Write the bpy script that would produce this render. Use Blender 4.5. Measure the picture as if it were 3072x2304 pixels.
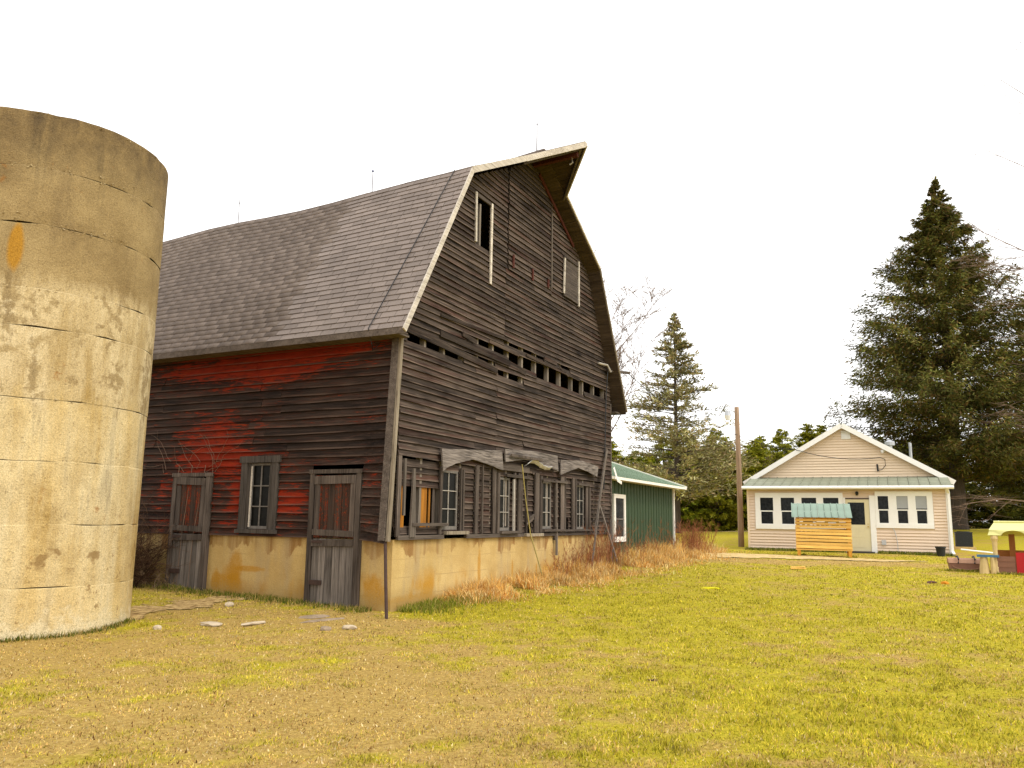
import bpy, bmesh, math, random
import numpy as np
from mathutils import Vector, Matrix
R = math.radians
random.seed(7)
rng = np.random.default_rng(11)
scene = bpy.context.scene
for o in list(bpy.data.objects):
    bpy.data.objects.remove(o)
COL = scene.collection

# ------------------------------------------------------------------ camera
cd = bpy.data.cameras.new('camera')
cd.lens = 28.56
cd.sensor_width = 36
cd.clip_start = 0.1
cd.clip_end = 2500
cam = bpy.data.objects.new('camera', cd)
COL.objects.link(cam)
cam.matrix_world = Matrix.Translation((0, 0, 1.558)) @ Matrix.Rotation(R(90 + 9.478), 4, 'X') @ Matrix.Rotation(R(0.823), 4, 'Z')
scene.camera = cam

# ------------------------------------------------------------------ sky, sun, exposure
SUN_EL, SUN_AZ = R(48), R(128)          # overcast glow from the right, behind the camera
world = bpy.data.worlds.new('World')
scene.world = world
world.use_nodes = True
wt = world.node_tree
wt.nodes.clear()
w_out = wt.nodes.new('ShaderNodeOutputWorld')
w_bg = wt.nodes.new('ShaderNodeBackground')
w_sky = wt.nodes.new('ShaderNodeTexSky')
w_sky.sky_type = 'NISHITA'
w_sky.sun_disc = False
w_sky.sun_elevation = SUN_EL
w_sky.sun_rotation = SUN_AZ
w_hs = wt.nodes.new('ShaderNodeHueSaturation')
w_hs.inputs['Saturation'].default_value = 0.25
w_mix = wt.nodes.new('ShaderNodeMix')
w_mix.data_type = 'RGBA'
w_mix.inputs[0].default_value = 0.86
w_mix.inputs[7].default_value = (11.6, 11.5, 11.4, 1)   # cloud sheet
wt.links.new(w_sky.outputs[0], w_hs.inputs['Color'])
wt.links.new(w_hs.outputs[0], w_mix.inputs[6])
wt.links.new(w_mix.outputs[2], w_bg.inputs['Color'])
w_bg.inputs['Strength'].default_value = 0.12
wt.links.new(w_bg.outputs[0], w_out.inputs[0])

sl = bpy.data.lights.new('sun', 'SUN')
sl.energy = 1.5
sl.angle = R(25)
sl.color = (1.0, 0.95, 0.86)
sun = bpy.data.objects.new('sun', sl)
COL.objects.link(sun)
sd = Vector((math.sin(SUN_AZ) * math.cos(SUN_EL), math.cos(SUN_AZ) * math.cos(SUN_EL), math.sin(SUN_EL)))
sun.rotation_euler = sd.to_track_quat('Z', 'Y').to_euler()
sun.location = (20, -20, 40)

vs = scene.view_settings
vs.view_transform = 'Standard'
vs.look = 'None'
vs.gamma = 1
vs.use_curve_mapping = False
vs.exposure = 0.52
scene.render.resolution_x, scene.render.resolution_y = 1024, 768
scene.cycles.max_bounces = 6
scene.cycles.transparent_max_bounces = 6
scene.cycles.use_denoising = True

# ------------------------------------------------------------------ helpers
def tag(o, label=None, cat=None, group=None, kind=None):
    if label: o['label'] = label
    if cat: o['category'] = cat
    if group: o['group'] = group
    if kind: o['kind'] = kind
    return o

def empty(name, loc=(0, 0, 0), rz=0.0, parent=None):
    o = bpy.data.objects.new(name, None)
    o.empty_display_size = 0.2
    COL.objects.link(o)
    o.location = loc
    o.rotation_euler = (0, 0, rz)
    o.parent = parent
    return o

def link(name, me, mat=None, parent=None, loc=(0, 0, 0), rot=(0, 0, 0)):
    o = bpy.data.objects.new(name, me)
    COL.objects.link(o)
    if mat is not None and not me.materials:
        me.materials.append(mat)
    o.parent = parent
    o.location = loc
    o.rotation_euler = rot
    return o

class MB:
    """collects boxes, bars, tubes and polygons into one mesh"""
    def __init__(s):
        s.v = []; s.f = []; s.m = []
    def add(s, verts, faces, mi=0):
        b = len(s.v)
        s.v += [tuple(v) for v in verts]
        s.f += [tuple(b + i for i in f) for f in faces]
        s.m += [mi] * len(faces)
        return s
    def box(s, x0, x1, y0, y1, z0, z1, mi=0):
        s.add([(x0,y0,z0),(x1,y0,z0),(x1,y1,z0),(x0,y1,z0),(x0,y0,z1),(x1,y0,z1),(x1,y1,z1),(x0,y1,z1)],
              [(0,3,2,1),(4,5,6,7),(0,1,5,4),(1,2,6,5),(2,3,7,6),(3,0,4,7)], mi)
        return s
    def bar(s, p, q, w, d, up=(0,0,1), mi=0, w2=None):
        """rectangular bar from p to q, w across and d deep along up"""
        p, q, up = Vector(p), Vector(q), Vector(up)
        t = (q - p).normalized()
        a = t.cross(up)
        if a.length < 1e-4: a = t.cross(Vector((1, 0, 0)))
        a.normalize(); b = a.cross(t).normalized()
        w2 = w if w2 is None else w2
        vs_ = []
        for c, ww in ((p, w), (q, w2)):
            for sa, sb in ((-1,-1),(1,-1),(1,1),(-1,1)):
                vs_.append(c + a*sa*ww/2 + b*sb*d/2)
        s.add(vs_, [(0,3,2,1),(4,5,6,7),(0,1,5,4),(1,2,6,5),(2,3,7,6),(3,0,4,7)], mi)
        return s
    def tube(s, pts, rad, n=6, mi=0, caps=True):
        pts = [Vector(p) for p in pts]
        b = len(s.v)
        up = Vector((0, 0, 1))
        for i, p in enumerate(pts):
            t = (pts[min(i+1, len(pts)-1)] - pts[max(i-1, 0)]).normalized()
            a = t.cross(up)
            if a.length < 1e-3: a = t.cross(Vector((1, 0, 0)))
            a.normalize(); c = a.cross(t)
            r = rad[i] if hasattr(rad, '__len__') else rad
            for k in range(n):
                an = 2*math.pi*k/n
                s.v.append(tuple(p + (a*math.cos(an) + c*math.sin(an))*r))
        for i in range(len(pts)-1):
            for k in range(n):
                k2 = (k+1) % n
                s.f.append((b+i*n+k, b+i*n+k2, b+(i+1)*n+k2, b+(i+1)*n+k)); s.m.append(mi)
        if caps:
            s.f.append(tuple(b+k for k in range(n))[::-1]); s.m.append(mi)
            s.f.append(tuple(b+(len(pts)-1)*n+k for k in range(n))); s.m.append(mi)
        return s
    def prism(s, poly, off, mi=0):
        """polygon (list of 3d points) extruded by vector off"""
        n = len(poly); off = Vector(off)
        a = [Vector(p) for p in poly]
        s.add(a + [p + off for p in a], [tuple(range(n))[::-1], tuple(range(n, 2*n))] +
              [(i, (i+1) % n, (i+1) % n + n, i + n) for i in range(n)], mi)
        return s
    def mesh(s, name, mats, smooth=False):
        me = bpy.data.meshes.new(name)
        me.from_pydata(s.v, [], s.f)
        for m in (mats if isinstance(mats, (list, tuple)) else [mats]):
            me.materials.append(m)
        if len(me.materials) > 1:
            me.polygons.foreach_set('material_index', s.m)
        if smooth:
            me.polygons.foreach_set('use_smooth', [True]*len(me.polygons))
        me.update()
        bm = bmesh.new(); bm.from_mesh(me)
        bmesh.ops.recalc_face_normals(bm, faces=bm.faces)
        bm.to_mesh(me); bm.free()
        return me
    def obj(s, name, mats, parent=None, loc=(0,0,0), rot=(0,0,0), smooth=False, center=False):
        if center:
            c = np.array(s.v).mean(0)
            s.v = [tuple(np.array(v) - c) for v in s.v]
            loc = tuple(np.array(loc) + c)
        return link(name, s.mesh(name, mats, smooth), None, parent, loc, rot)

def np_mesh(name, verts, faces, mat, attrs=None, smooth=False):
    """fast mesh of equal-sided faces from arrays; attrs: name -> (type, domain, array)"""
    me = bpy.data.meshes.new(name)
    nf, k = faces.shape
    me.vertices.add(len(verts)); me.vertices.foreach_set('co', verts.astype(np.float32).ravel())
    me.loops.add(nf*k); me.loops.foreach_set('vertex_index', faces.astype(np.int32).ravel())
    me.polygons.add(nf)
    me.polygons.foreach_set('loop_start', np.arange(0, nf*k, k, dtype=np.int32))
    me.polygons.foreach_set('loop_total', np.full(nf, k, dtype=np.int32))
    if smooth: me.polygons.foreach_set('use_smooth', np.ones(nf, dtype=bool))
    for an, (ty, arr) in (attrs or {}).items():
        a = me.attributes.new(an, ty, 'POINT')
        a.data.foreach_set('value' if ty == 'FLOAT' else 'color', arr.astype(np.float32).ravel())
    me.materials.append(mat)
    me.update(calc_edges=True)
    return me

# value noise for numpy
def vnoise(x, y, seed=0):
    x = np.asarray(x, float); y = np.asarray(y, float)
    xi = np.floor(x).astype(np.int64); yi = np.floor(y).astype(np.int64)
    fx = x - xi; fy = y - yi
    fx = fx*fx*(3-2*fx); fy = fy*fy*(3-2*fy)
    def h(a, b):
        n = (a*374761393 + b*668265263 + seed*144665) & 0x7fffffff
        n = (n ^ (n >> 13)) * 1274126177 & 0x7fffffff
        return ((n ^ (n >> 16)) & 0xffff) / 65535.0
    return (h(xi,yi)*(1-fx)+h(xi+1,yi)*fx)*(1-fy) + (h(xi,yi+1)*(1-fx)+h(xi+1,yi+1)*fx)*fy
def fbm(x, y, seed=0, oct=4):
    s = 0; a = 0.5; t = 0
    for i in range(oct):
        s = s + a*vnoise(x*2**i, y*2**i, seed+i*17); t += a; a *= .5
    return s/t
def sstep(a, b, x):
    t = np.clip((np.asarray(x, float)-a)/(b-a), 0, 1)
    return t*t*(3-2*t)

# ------------------------------------------------------------------ materials
class NT:
    def __init__(s, name):
        s.m = bpy.data.materials.new(name); s.m.use_nodes = True
        s.t = s.m.node_tree; s.t.nodes.clear()
        s.o = s.t.nodes.new('ShaderNodeOutputMaterial')
        s.b = s.t.nodes.new('ShaderNodeBsdfPrincipled')
        s.t.links.new(s.b.outputs[0], s.o.inputs[0])
        s.b.inputs['Roughness'].default_value = .85
        s.b.inputs['Specular IOR Level'].default_value = .25
    def n(s, ty, **kw):
        nd = s.t.nodes.new(ty)
        for k, v in kw.items(): setattr(nd, k, v)
        return nd
    def put(s, inp, v):
        if isinstance(v, bpy.types.NodeSocket): s.t.links.new(v, inp)
        elif isinstance(v, (tuple, list)) and len(v) == 3 and inp.type == 'RGBA': inp.default_value = (*v, 1)
        else: inp.default_value = v
    def coord(s, obj=None):
        nd = s.n('ShaderNodeTexCoord')
        if obj is not None: nd.object = obj
        return nd.outputs['Object']
    def pos(s): return s.n('ShaderNodeNewGeometry').outputs['Position']
    def rand(s): return s.n('ShaderNodeObjectInfo').outputs['Random']
    def attr(s, name, what='Fac'): return s.n('ShaderNodeAttribute', attribute_name=name).outputs[what]
    def scale(s, v, sc, off=None):
        nd = s.n('ShaderNodeMapping'); s.put(nd.inputs[0], v); nd.inputs['Scale'].default_value = sc
        if off is not None: s.put(nd.inputs['Location'], off)
        return nd.outputs[0]
    def noise(s, v, sc=5, det=4, rough=.55, dist=0):
        nd = s.n('ShaderNodeTexNoise'); s.put(nd.inputs['Vector'], v)
        nd.inputs['Scale'].default_value = sc; nd.inputs['Detail'].default_value = det
        nd.inputs['Roughness'].default_value = rough; nd.inputs['Distortion'].default_value = dist
        return nd.outputs[0]
    def ramp(s, f, stops):
        nd = s.n('ShaderNodeValToRGB'); s.put(nd.inputs[0], f)
        e = nd.color_ramp.elements
        while len(e) < len(stops): e.new(.5)
        for el, (p, c) in zip(e, stops):
            el.position = p
            el.color = (c, c, c, 1) if not isinstance(c, tuple) else (*c, 1)
        return nd.outputs[0]
    def mix(s, f, a, b, mode='MIX'):
        nd = s.n('ShaderNodeMix', data_type='RGBA', blend_type=mode)
        s.put(nd.inputs[0], f); s.put(nd.inputs[6], a); s.put(nd.inputs[7], b)
        return nd.outputs[2]
    def math(s, op, a, b=0.0, clamp=False):
        nd = s.n('ShaderNodeMath', operation=op, use_clamp=clamp); s.put(nd.inputs[0], a); s.put(nd.inputs[1], b)
        return nd.outputs[0]
    def sep(s, v):
        nd = s.n('ShaderNodeSeparateXYZ'); s.put(nd.inputs[0], v); return nd.outputs
    def comb(s, x, y, z):
        nd = s.n('ShaderNodeCombineXYZ')
        for i, v in enumerate((x, y, z)): s.put(nd.inputs[i], v)
        return nd.outputs[0]
    def vadd(s, a, b):
        nd = s.n('ShaderNodeVectorMath', operation='ADD'); s.put(nd.inputs[0], a); s.put(nd.inputs[1], b)
        return nd.outputs[0]
    def bump(s, h, st=.3, dist=.02):
        nd = s.n('ShaderNodeBump'); s.put(nd.inputs['Height'], h)
        nd.inputs['Strength'].default_value = st; nd.inputs['Distance'].default_value = dist
        s.t.links.new(nd.outputs[0], s.b.inputs['Normal'])
    def done(s, col, rough=None, spec=None, metal=None):
        s.put(s.b.inputs['Base Color'], col)
        if rough is not None: s.put(s.b.inputs['Roughness'], rough)
        if spec is not None: s.put(s.b.inputs['Specular IOR Level'], spec)
        if metal is not None: s.put(s.b.inputs['Metallic'], metal)
        return s.m

def plain(name, col, rough=.8, spec=.25, var=.25, sc=6, bump=0.0, metal=0.0, rnd=0.0):
    """a surface of one colour with mottling and dirt"""
    t = NT(name)
    c = t.coord()
    n1 = t.noise(c, sc, 6, .6)
    n2 = t.noise(c, sc*7, 4, .6)
    f = t.ramp(t.math('MULTIPLY_ADD', n1, .7, ) if False else t.math('ADD', t.math('MULTIPLY', n1, .65), t.math('MULTIPLY', n2, .35)), [(.3, 1-var), (.7, 1+var*.5)])
    out = t.mix(1.0, col, f, 'MULTIPLY')
    if rnd:
        rr = t.ramp(t.rand(), [(0, 1-rnd), (1, 1+rnd)])
        out = t.mix(1.0, out, rr, 'MULTIPLY')
    if bump: t.bump(n2, bump, .01)
    return t.done(out, rough, spec, metal)

def wood(name, dark, light, axis=0, grain=1.0, streak=(.35, .75), rnd=.35, paint=None, wavy=0.0, tint=None, edge=0.0):
    """weathered timber: grain runs along the given local axis; paint=(colour, attribute) adds flaking paint"""
    t = NT(name)
    c = t.coord()
    r = t.rand()
    sc = [9*grain]*3
    sc[axis] = .55*grain
    off = t.comb(t.math('MULTIPLY', r, 37.0), t.math('MULTIPLY', r, 91.0), t.math('MULTIPLY', r, 53.0))
    v = t.vadd(t.scale(c, tuple(sc)), off)
    n1 = t.noise(v, 1.2, 6, .62, wavy)
    sc2 = [34*grain]*3; sc2[axis] = 1.6*grain
    n2 = t.noise(t.vadd(t.scale(c, tuple(sc2)), off), 1.0, 5, .65, wavy*.6)
    n3 = t.noise(t.vadd(t.scale(c, (1.3, 1.3, 1.3)), off), 1.0, 3, .5)
    f = t.math('ADD', t.math('ADD', t.math('MULTIPLY', n1, .45), t.math('MULTIPLY', n2, .35)), t.math('MULTIPLY', n3, .2))
    col = t.mix(t.ramp(f, [(streak[0], 0.0), (streak[1], 1.0)]), dark, light)
    if tint is not None:   # brown-red weathering in places
        col = t.mix(t.ramp(t.noise(t.vadd(t.scale(c, tuple(x*.7 for x in sc)), t.scale(off, (2, 2, 2))), 1.0, 5, .6), [(.52, 0.0), (.72, .75)]), col, tint)
    sc3 = [75*grain]*3; sc3[axis] = 1.1*grain
    n5 = t.noise(t.vadd(t.scale(c, tuple(sc3)), off), 1.0, 3, .6)
    col = t.mix(t.ramp(n5, [(.58, 0.0), (.68, .85)]), col, tuple(x*.35 for x in dark))
    col = t.mix(t.ramp(n5, [(.30, .55), (.40, 0.0)]), col, tuple(min(.9, x*1.5) for x in light))
    val = t.ramp(r, [(0, 1-rnd), (1, 1+rnd)])
    col = t.mix(1.0, col, val, 'MULTIPLY')
    if paint is not None:
        pc, an = paint
        n4 = t.noise(t.vadd(t.scale(c, (2.4, 14, 14)), off), 1.0, 7, .75)
        n6 = t.noise(t.vadd(t.scale(c, (5, 55, 55)), off), 1.0, 4, .7)
        nn = t.math('ADD', t.math('ADD', t.math('MULTIPLY', n6, .30), t.math('MULTIPLY', n2, .30)), t.math('MULTIPLY', n4, .40))
        mk = t.math('ADD', t.math('ADD', t.attr(an), t.math('MULTIPLY', t.math('SUBTRACT', r, .5), .30)), t.math('MULTIPLY', t.math('SUBTRACT', nn, .5), 3.4))
        wash = t.ramp(mk, [(.20, 0.0), (.60, .45)])
        mk = t.ramp(mk, [(.52, 0.0), (.64, .92)])
        pcol = t.mix(t.ramp(n4, [(.3, 0.0), (.7, 1.0)]), tuple(x*.45 for x in pc), pc)
        pcol = t.mix(t.ramp(n6, [(.55, 0.0), (.75, .7)]), pcol, (pc[0]*1.1, pc[1]*3.2, pc[2]*1.5))
        col = t.mix(wash, col, (pc[0]*.30, pc[1]*.75, pc[2]*1.2))
        col = t.mix(mk, col, pcol)
    if edge:   # highlight along each lap's lower edge, painted into the board colour
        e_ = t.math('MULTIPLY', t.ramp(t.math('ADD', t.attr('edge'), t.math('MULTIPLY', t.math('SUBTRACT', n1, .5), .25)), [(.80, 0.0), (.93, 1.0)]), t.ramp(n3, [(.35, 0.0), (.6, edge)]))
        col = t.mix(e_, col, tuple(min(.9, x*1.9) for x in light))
    t.bump(t.math('ADD', n1, n2), .55, .012)
    return t.done(col, .9, .15)

def attr_mat(name, rough=.8, spec=.2, trans=0.0):
    """colour stored on the geometry itself (each blade, leaf or twig has its own)"""
    t = NT(name)
    c = t.attr('col', 'Color')
    if trans:
        tr = t.n('ShaderNodeBsdfTranslucent'); t.put(tr.inputs[0], c)
        mx = t.n('ShaderNodeMixShader'); mx.inputs[0].default_value = trans
        t.t.links.new(t.b.outputs[0], mx.inputs[1]); t.t.links.new(tr.outputs[0], mx.inputs[2])
        t.t.links.new(mx.outputs[0], t.o.inputs[0])
    return t.done(c, rough, spec)

def glass_mat(name, col=(.012, .014, .016), rough=.08):
    t = NT(name)
    n = t.noise(t.coord(), 9, 4, .6)
    c = t.mix(t.ramp(n, [(.35, 0.0), (.75, 1.0)]), col, tuple(x*2.6 + .003 for x in col))
    return t.done(c, rough, .09)

M = {}
M['trim_white'] = plain('white_paint', (.80, .76, .68), .6, .3, .10, 3)
M['glass'] = glass_mat('dark_glass', (.010, .011, .012), .12)
M['old_glass'] = glass_mat('dusty_glass', (.004, .004, .0035), .4)
M['dark_inside'] = plain('dark_timber', (.022, .017, .013), .95, .1, .4, 3)
M['rust'] = plain('rusty_iron', (.055, .03, .022), .8, .3, .5, 12, .3)
M['black'] = plain('black_plastic', (.012, .012, .013), .5, .4, .2, 8)

GREY_D, GREY_L = (.0085, .0056, .0043), (.122, .089, .068)
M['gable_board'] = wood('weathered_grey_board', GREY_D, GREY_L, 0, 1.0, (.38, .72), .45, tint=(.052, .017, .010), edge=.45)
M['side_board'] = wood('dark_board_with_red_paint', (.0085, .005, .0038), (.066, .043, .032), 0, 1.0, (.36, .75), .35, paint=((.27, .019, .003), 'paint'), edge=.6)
M['post_wood'] = wood('grey_post_wood', (.04, .032, .026), (.20, .165, .135), 2, .9, (.3, .7), .3)
M['plank_v'] = wood('grey_plank', (.018, .013, .010), (.165, .130, .106), 2, 1.0, (.34, .7), .35)
M['plank_red'] = wood('grey_plank_with_red_paint', (.022, .014, .010), (.095, .066, .050), 2, 1.0, (.34, .72), .3, paint=((.22, .028, .008), 'paint'))
M['plank_low'] = wood('silver_plank', (.035, .029, .025), (.27, .23, .20), 2, 1.0, (.34, .68), .35)
M['rail_wood'] = wood('grey_rail', (.026, .019, .015), (.150, .120, .098), 0, 1.0, (.32, .7), .3)
M['stud_wood'] = wood('pale_stud', (.10, .082, .066), (.30, .25, .20), 2, .8, (.3, .7), .25)
M['awning_wood'] = wood('grey_wavy_board', (.045, .036, .030), (.30, .255, .225), 0, .8, (.40, .62), .12, wavy=4.0)
M['pale_wood'] = wood('pale_weathered_trim', (.27, .225, .175), (.62, .56, .48), 0, .9, (.28, .62), .12)
M['corner_wood'] = wood('light_grey_corner_board', (.10, .075, .05), (.36, .30, .22), 2, .9, (.3, .7), .1)
M['orange_wood'] = wood('orange_stained_plank', (.10, .035, .006), (.36, .15, .02), 2, .8, (.3, .7), .5)
M['red_post'] = plain('red_brown_post', (.075, .018, .010), .8, .2, .4, 6)

# ------------------------------------------------------------------ terrain
BA = np.array([-1.9212, 13.583]); BYAW = 0.46774
G2 = np.array([math.sin(BYAW), math.cos(BYAW)]); L2 = np.array([-math.cos(BYAW), math.sin(BYAW)])
def bw(u, y): return BA + u*G2 + y*L2           # barn-local to world (xy)
HX, HY, HTH, HW, HZ = 9.801, 33.971, -0.4363, 7.379, .484
HD = np.array([math.cos(HTH), math.sin(HTH)]); HN = np.array([-math.sin(HTH), math.cos(HTH)])
def hw(x, y): return np.array([HX, HY]) + x*HD + y*HN
SILO = np.array([-7.035, 11.704]); SILO_R = 1.604

_cp = [(0,0,0),(-5,4,0),(5,4,.02),(0,8,0),(-4,9,0),(6,12,.1),(10,8,.08),(-6.1,10.4,0),(-5.4,11.3,.03),(-8,10,0),
       (*BA,.045),(*bw(0,1.7),.115),(*bw(0,4),.155),(*bw(0,5),.225),(*bw(0,9),.27),(*bw(5,-.2),.22),(*bw(10.4,0),.44),
       (*bw(18.3,.4),.49),(HX,HY,.485),(*hw(HW,0),.46),(*hw(4,0),.475),(11,29,.42),(13,22.5,.32),(10.64,38,.46),(19,34.5,.74),(20,24,.36),
       (10.5,52,.86),(26.2,48,1.38),(17,68,.77),(39,68,1.45),(-10,68,.8),(4,34,.5),(0,300,1.2),(120,150,1.7),(-100,100,.8),
       (-60,0,0),(60,0,.5),(0,-40,0),(-20,20,.3),(30,36,1.0),(300,300,2),(-300,300,1),(-300,-100,0),(300,-100,.8)]
_P = np.array([(a, b) for a, b, _ in _cp]); _Z = np.array([c for _, _, c in _cp])
_n = len(_P)
_K = np.linalg.norm(_P[:, None]-_P[None], axis=2)
_A = np.zeros((_n+3, _n+3)); _A[:_n,:_n] = -_K + np.eye(_n)*.02*0
_A[:_n,_n] = 1; _A[_n,:_n] = 1; _A[:_n,_n+1:] = _P; _A[_n+1:,:_n] = _P.T
_A[:_n,:_n] += np.eye(_n)*-.0
_W = np.linalg.solve(_A, np.concatenate([_Z, [0,0,0]]))
def terrain(x, y):
    x = np.asarray(x, float); y = np.asarray(y, float)
    s = _W[_n] + _W[_n+1]*x + _W[_n+2]*y
    for i in range(_n):
        s = s - _W[i]*np.sqrt((x-_P[i,0])**2 + (y-_P[i,1])**2 + .09)
    return s + .03*(fbm(x*.9, y*.9, 5, 3)-.5) + .012*(vnoise(x*5, y*5, 9)-.5)
def gz(x, y): return float(terrain(x, y))

# how green the lawn is (0 dead straw .. 1 green)
def greenness(x, y):
    x = np.asarray(x, float); y = np.asarray(y, float)
    u = (x-BA[0])*G2[0] + (y-BA[1])*G2[1]; w = (x-BA[0])*L2[0] + (y-BA[1])*L2[1]
    g = .12 + .58*sstep(-3.4, 2.2, x + .30*(y-8)) + .10*sstep(2, 7, x)*sstep(12, 4, y)
    g = g - .75*np.exp(-((y-25.6)/1.5)**2)*sstep(3, 6, x)*sstep(15, 12, x)
    g = g + .30*np.exp(-((w+1.2)/.9)**2)*sstep(-.6, .4, u)*sstep(4.5, 2.0, u)          # green strip by the barn corner
    g = g + .45*np.exp(-((w+.35)/.45)**2)*sstep(-.6, .3, u)*sstep(2.4, 1.0, u)
    g = g + .28*np.exp(-((u+.5)/.6)**2)*sstep(.5, 2.0, w)                                # under the side wall
    g = g + .25*np.exp(-((np.hypot(x-SILO[0], y-SILO[1])-SILO_R-.3)/.4)**2)*sstep(-5.7, -5.0, x)
    g = g - .35*np.exp(-(((x+1.0)/1.6)**2 + ((y-7.6)/1.0)**2))
    g = g - .3*np.exp(-(((x+1.6)/1.5)**2 + ((y-12.2)/.8)**2))
    g = g + (.75*(fbm(x*.42+3.1, y*.42, 21, 3)-.5) + .8*(fbm(x*2.0, y*2.0, 33, 3)-.5) + .9*(fbm(x*6.0, y*6.0, 35, 2)-.5))
    g = np.where(y > 27, np.maximum(g, .42*sstep(33, 40, y)+g*.4), g)
    return np.clip(g, 0, 1)

# sandy path in front of the house
PATH = [(3.5,30.6,1.5),(6.5,28.6,1.9),(8.5,28.5,1.6),(10.2,28.2,1.2),(12.0,27.4,.7),(13.4,27.1,.2)]
def path_dist(x, y):
    x = np.asarray(x, float); y = np.asarray(y, float)
    best = np.full(x.shape, 9.0)
    for (a, b, r0), (c, d, r1) in zip(PATH[:-1], PATH[1:]):
        t = np.clip(((x-a)*(c-a)+(y-b)*(d-b))/((c-a)**2+(d-b)**2), 0, 1)
        best = np.minimum(best, np.hypot(x-a-t*(c-a), y-b-t*(d-b)) - (r0+t*(r1-r0)))
    return best

def axis_pts(segs):
    out = []
    for a, b, st in segs:
        out += list(np.arange(a, b, st))
    out.append(segs[-1][1])
    return np.array(out)
gx = axis_pts([(-900,-200,100),(-200,-60,20),(-60,-16,4),(-16,18,.16),(18,40,1.0),(40,120,10),(120,900,100)])
gy = axis_pts([(-300,-40,40),(-40,2,3),(2,22,.16),(22,40,.3),(40,80,1.5),(80,200,15),(200,1400,150)])
XX, YY = np.meshgrid(gx, gy)
gv = np.stack([XX, YY, terrain(XX, YY)], -1).reshape(-1, 3)
nx, ny = len(gx), len(gy)
ii = np.arange(nx*ny).reshape(ny, nx)
gf = np.stack([ii[:-1,:-1], ii[:-1,1:], ii[1:,1:], ii[1:,:-1]], -1).reshape(-1, 4)
t = NT('lawn_soil')
p = t.pos()
n1 = t.noise(p, 22, 6, .7); n2 = t.noise(p, 3.1, 5, .6); n3 = t.noise(p, 90, 4, .7)
straw = t.mix(t.ramp(n1, [(.32, 0.0), (.7, 1.0)]), (.24, .145, .034), (.54, .375, .115))
green = t.mix(t.ramp(n1, [(.3, 0.0), (.7, 1.0)]), (.24, .205, .008), (.52, .42, .034))
fac = t.math('ADD', t.attr('green'), t.math('MULTIPLY', t.math('SUBTRACT', n2, .5), .9))
c = t.mix(t.ramp(fac, [(.25, 0.0), (.72, 1.0)]), straw, green)
c = t.mix(t.ramp(n3, [(.62, 0.0), (.72, .5)]), c, (.09, .055, .02))
t.bump(t.math('ADD', n1, n3), .7, .03)
M['lawn'] = t.done(c, .95, .1)
gm = np_mesh('ground', gv, gf, M['lawn'], {'green': ('FLOAT', greenness(gv[:,0], gv[:,1]))}, True)
tag(link('ground', gm), 'wide spring lawn of yellow green grass and dead straw round the barn', kind='structure')

# sand path sheets (draped, ragged edge)
t = NT('path_sand')
p = t.pos()
c = t.mix(t.ramp(t.noise(p, 6, 6, .65), [(.3, 0.0), (.7, 1.0)]), (.36, .24, .09), (.66, .50, .24))
t.bump(t.noise(p, 40, 5, .7), .5, .02)
M['sand'] = t.done(c, .95, .1)
px_, py_ = np.meshgrid(np.arange(2.0, 14.8, .14), np.arange(24.0, 33.4, .14))
dd_ = path_dist(px_, py_) + .55*(fbm(px_*1.3, py_*1.3, 3, 3)-.5)
def drape(name, px_, py_, inside, mat, lift=.02):
    ok = inside[:-1,:-1] & inside[1:,:-1] & inside[:-1,1:] & inside[1:,1:]
    n0, n1_ = px_.shape
    idx = np.arange(n0*n1_).reshape(n0, n1_)
    q = np.stack([idx[:-1,:-1], idx[:-1,1:], idx[1:,1:], idx[1:,:-1]], -1)[ok]
    u, inv = np.unique(q, return_inverse=True)
    v = np.stack([px_.ravel()[u], py_.ravel()[u], terrain(px_.ravel()[u], py_.ravel()[u]) + lift], -1)
    return link(name, np_mesh(name, v, inv.reshape(q.shape), mat, None, True))
tag(drape('sand_path', px_, py_, dd_ < 0, M['sand']), 'pale sandy path running along the front of the house', kind='structure')
px_, py_ = np.meshgrid(np.arange(-20, 60, .6), np.arange(52, 60, .35))
tag(drape('gravel_road', px_, py_, np.abs(py_-56+.03*(px_-16) + .8*(fbm(px_*.2, py_*.2, 8, 2)-.5)) < .9, M['sand'], .04),
    'distant pale track crossing the field before the trees', kind='structure')
# pale bare sand by the silo
px_, py_ = np.meshgrid(np.arange(-6.8, -3.6, .07), np.arange(11.4, 15.6, .07))
a, b = np.array([-5.75, 12.2]), np.array([-5.0, 14.7])
tt = np.clip(((px_-a[0])*(b-a)[0]+(py_-a[1])*(b-a)[1])/((b-a)@(b-a)), 0, 1)
dd_ = np.hypot(px_-a[0]-tt*(b-a)[0], py_-a[1]-tt*(b-a)[1]) - .38 + 1.3*(fbm(px_*2.2, py_*2.2, 4, 4)-.5)
t = NT('bare_dirt')
p = t.pos()
c = t.mix(t.ramp(t.noise(p, 9, 6, .7), [(.35, 0.0), (.66, 1.0)]), (.16, .09, .03), (.62, .44, .19))
t.bump(t.noise(p, 30, 5, .75), .8, .03)
M['dirt'] = t.done(c, .95, .1)
tag(drape('bare_soil', px_, py_, dd_ < 0, M['dirt'], .012), 'patch of bare sandy soil between silo and barn door', kind='structure')

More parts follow.
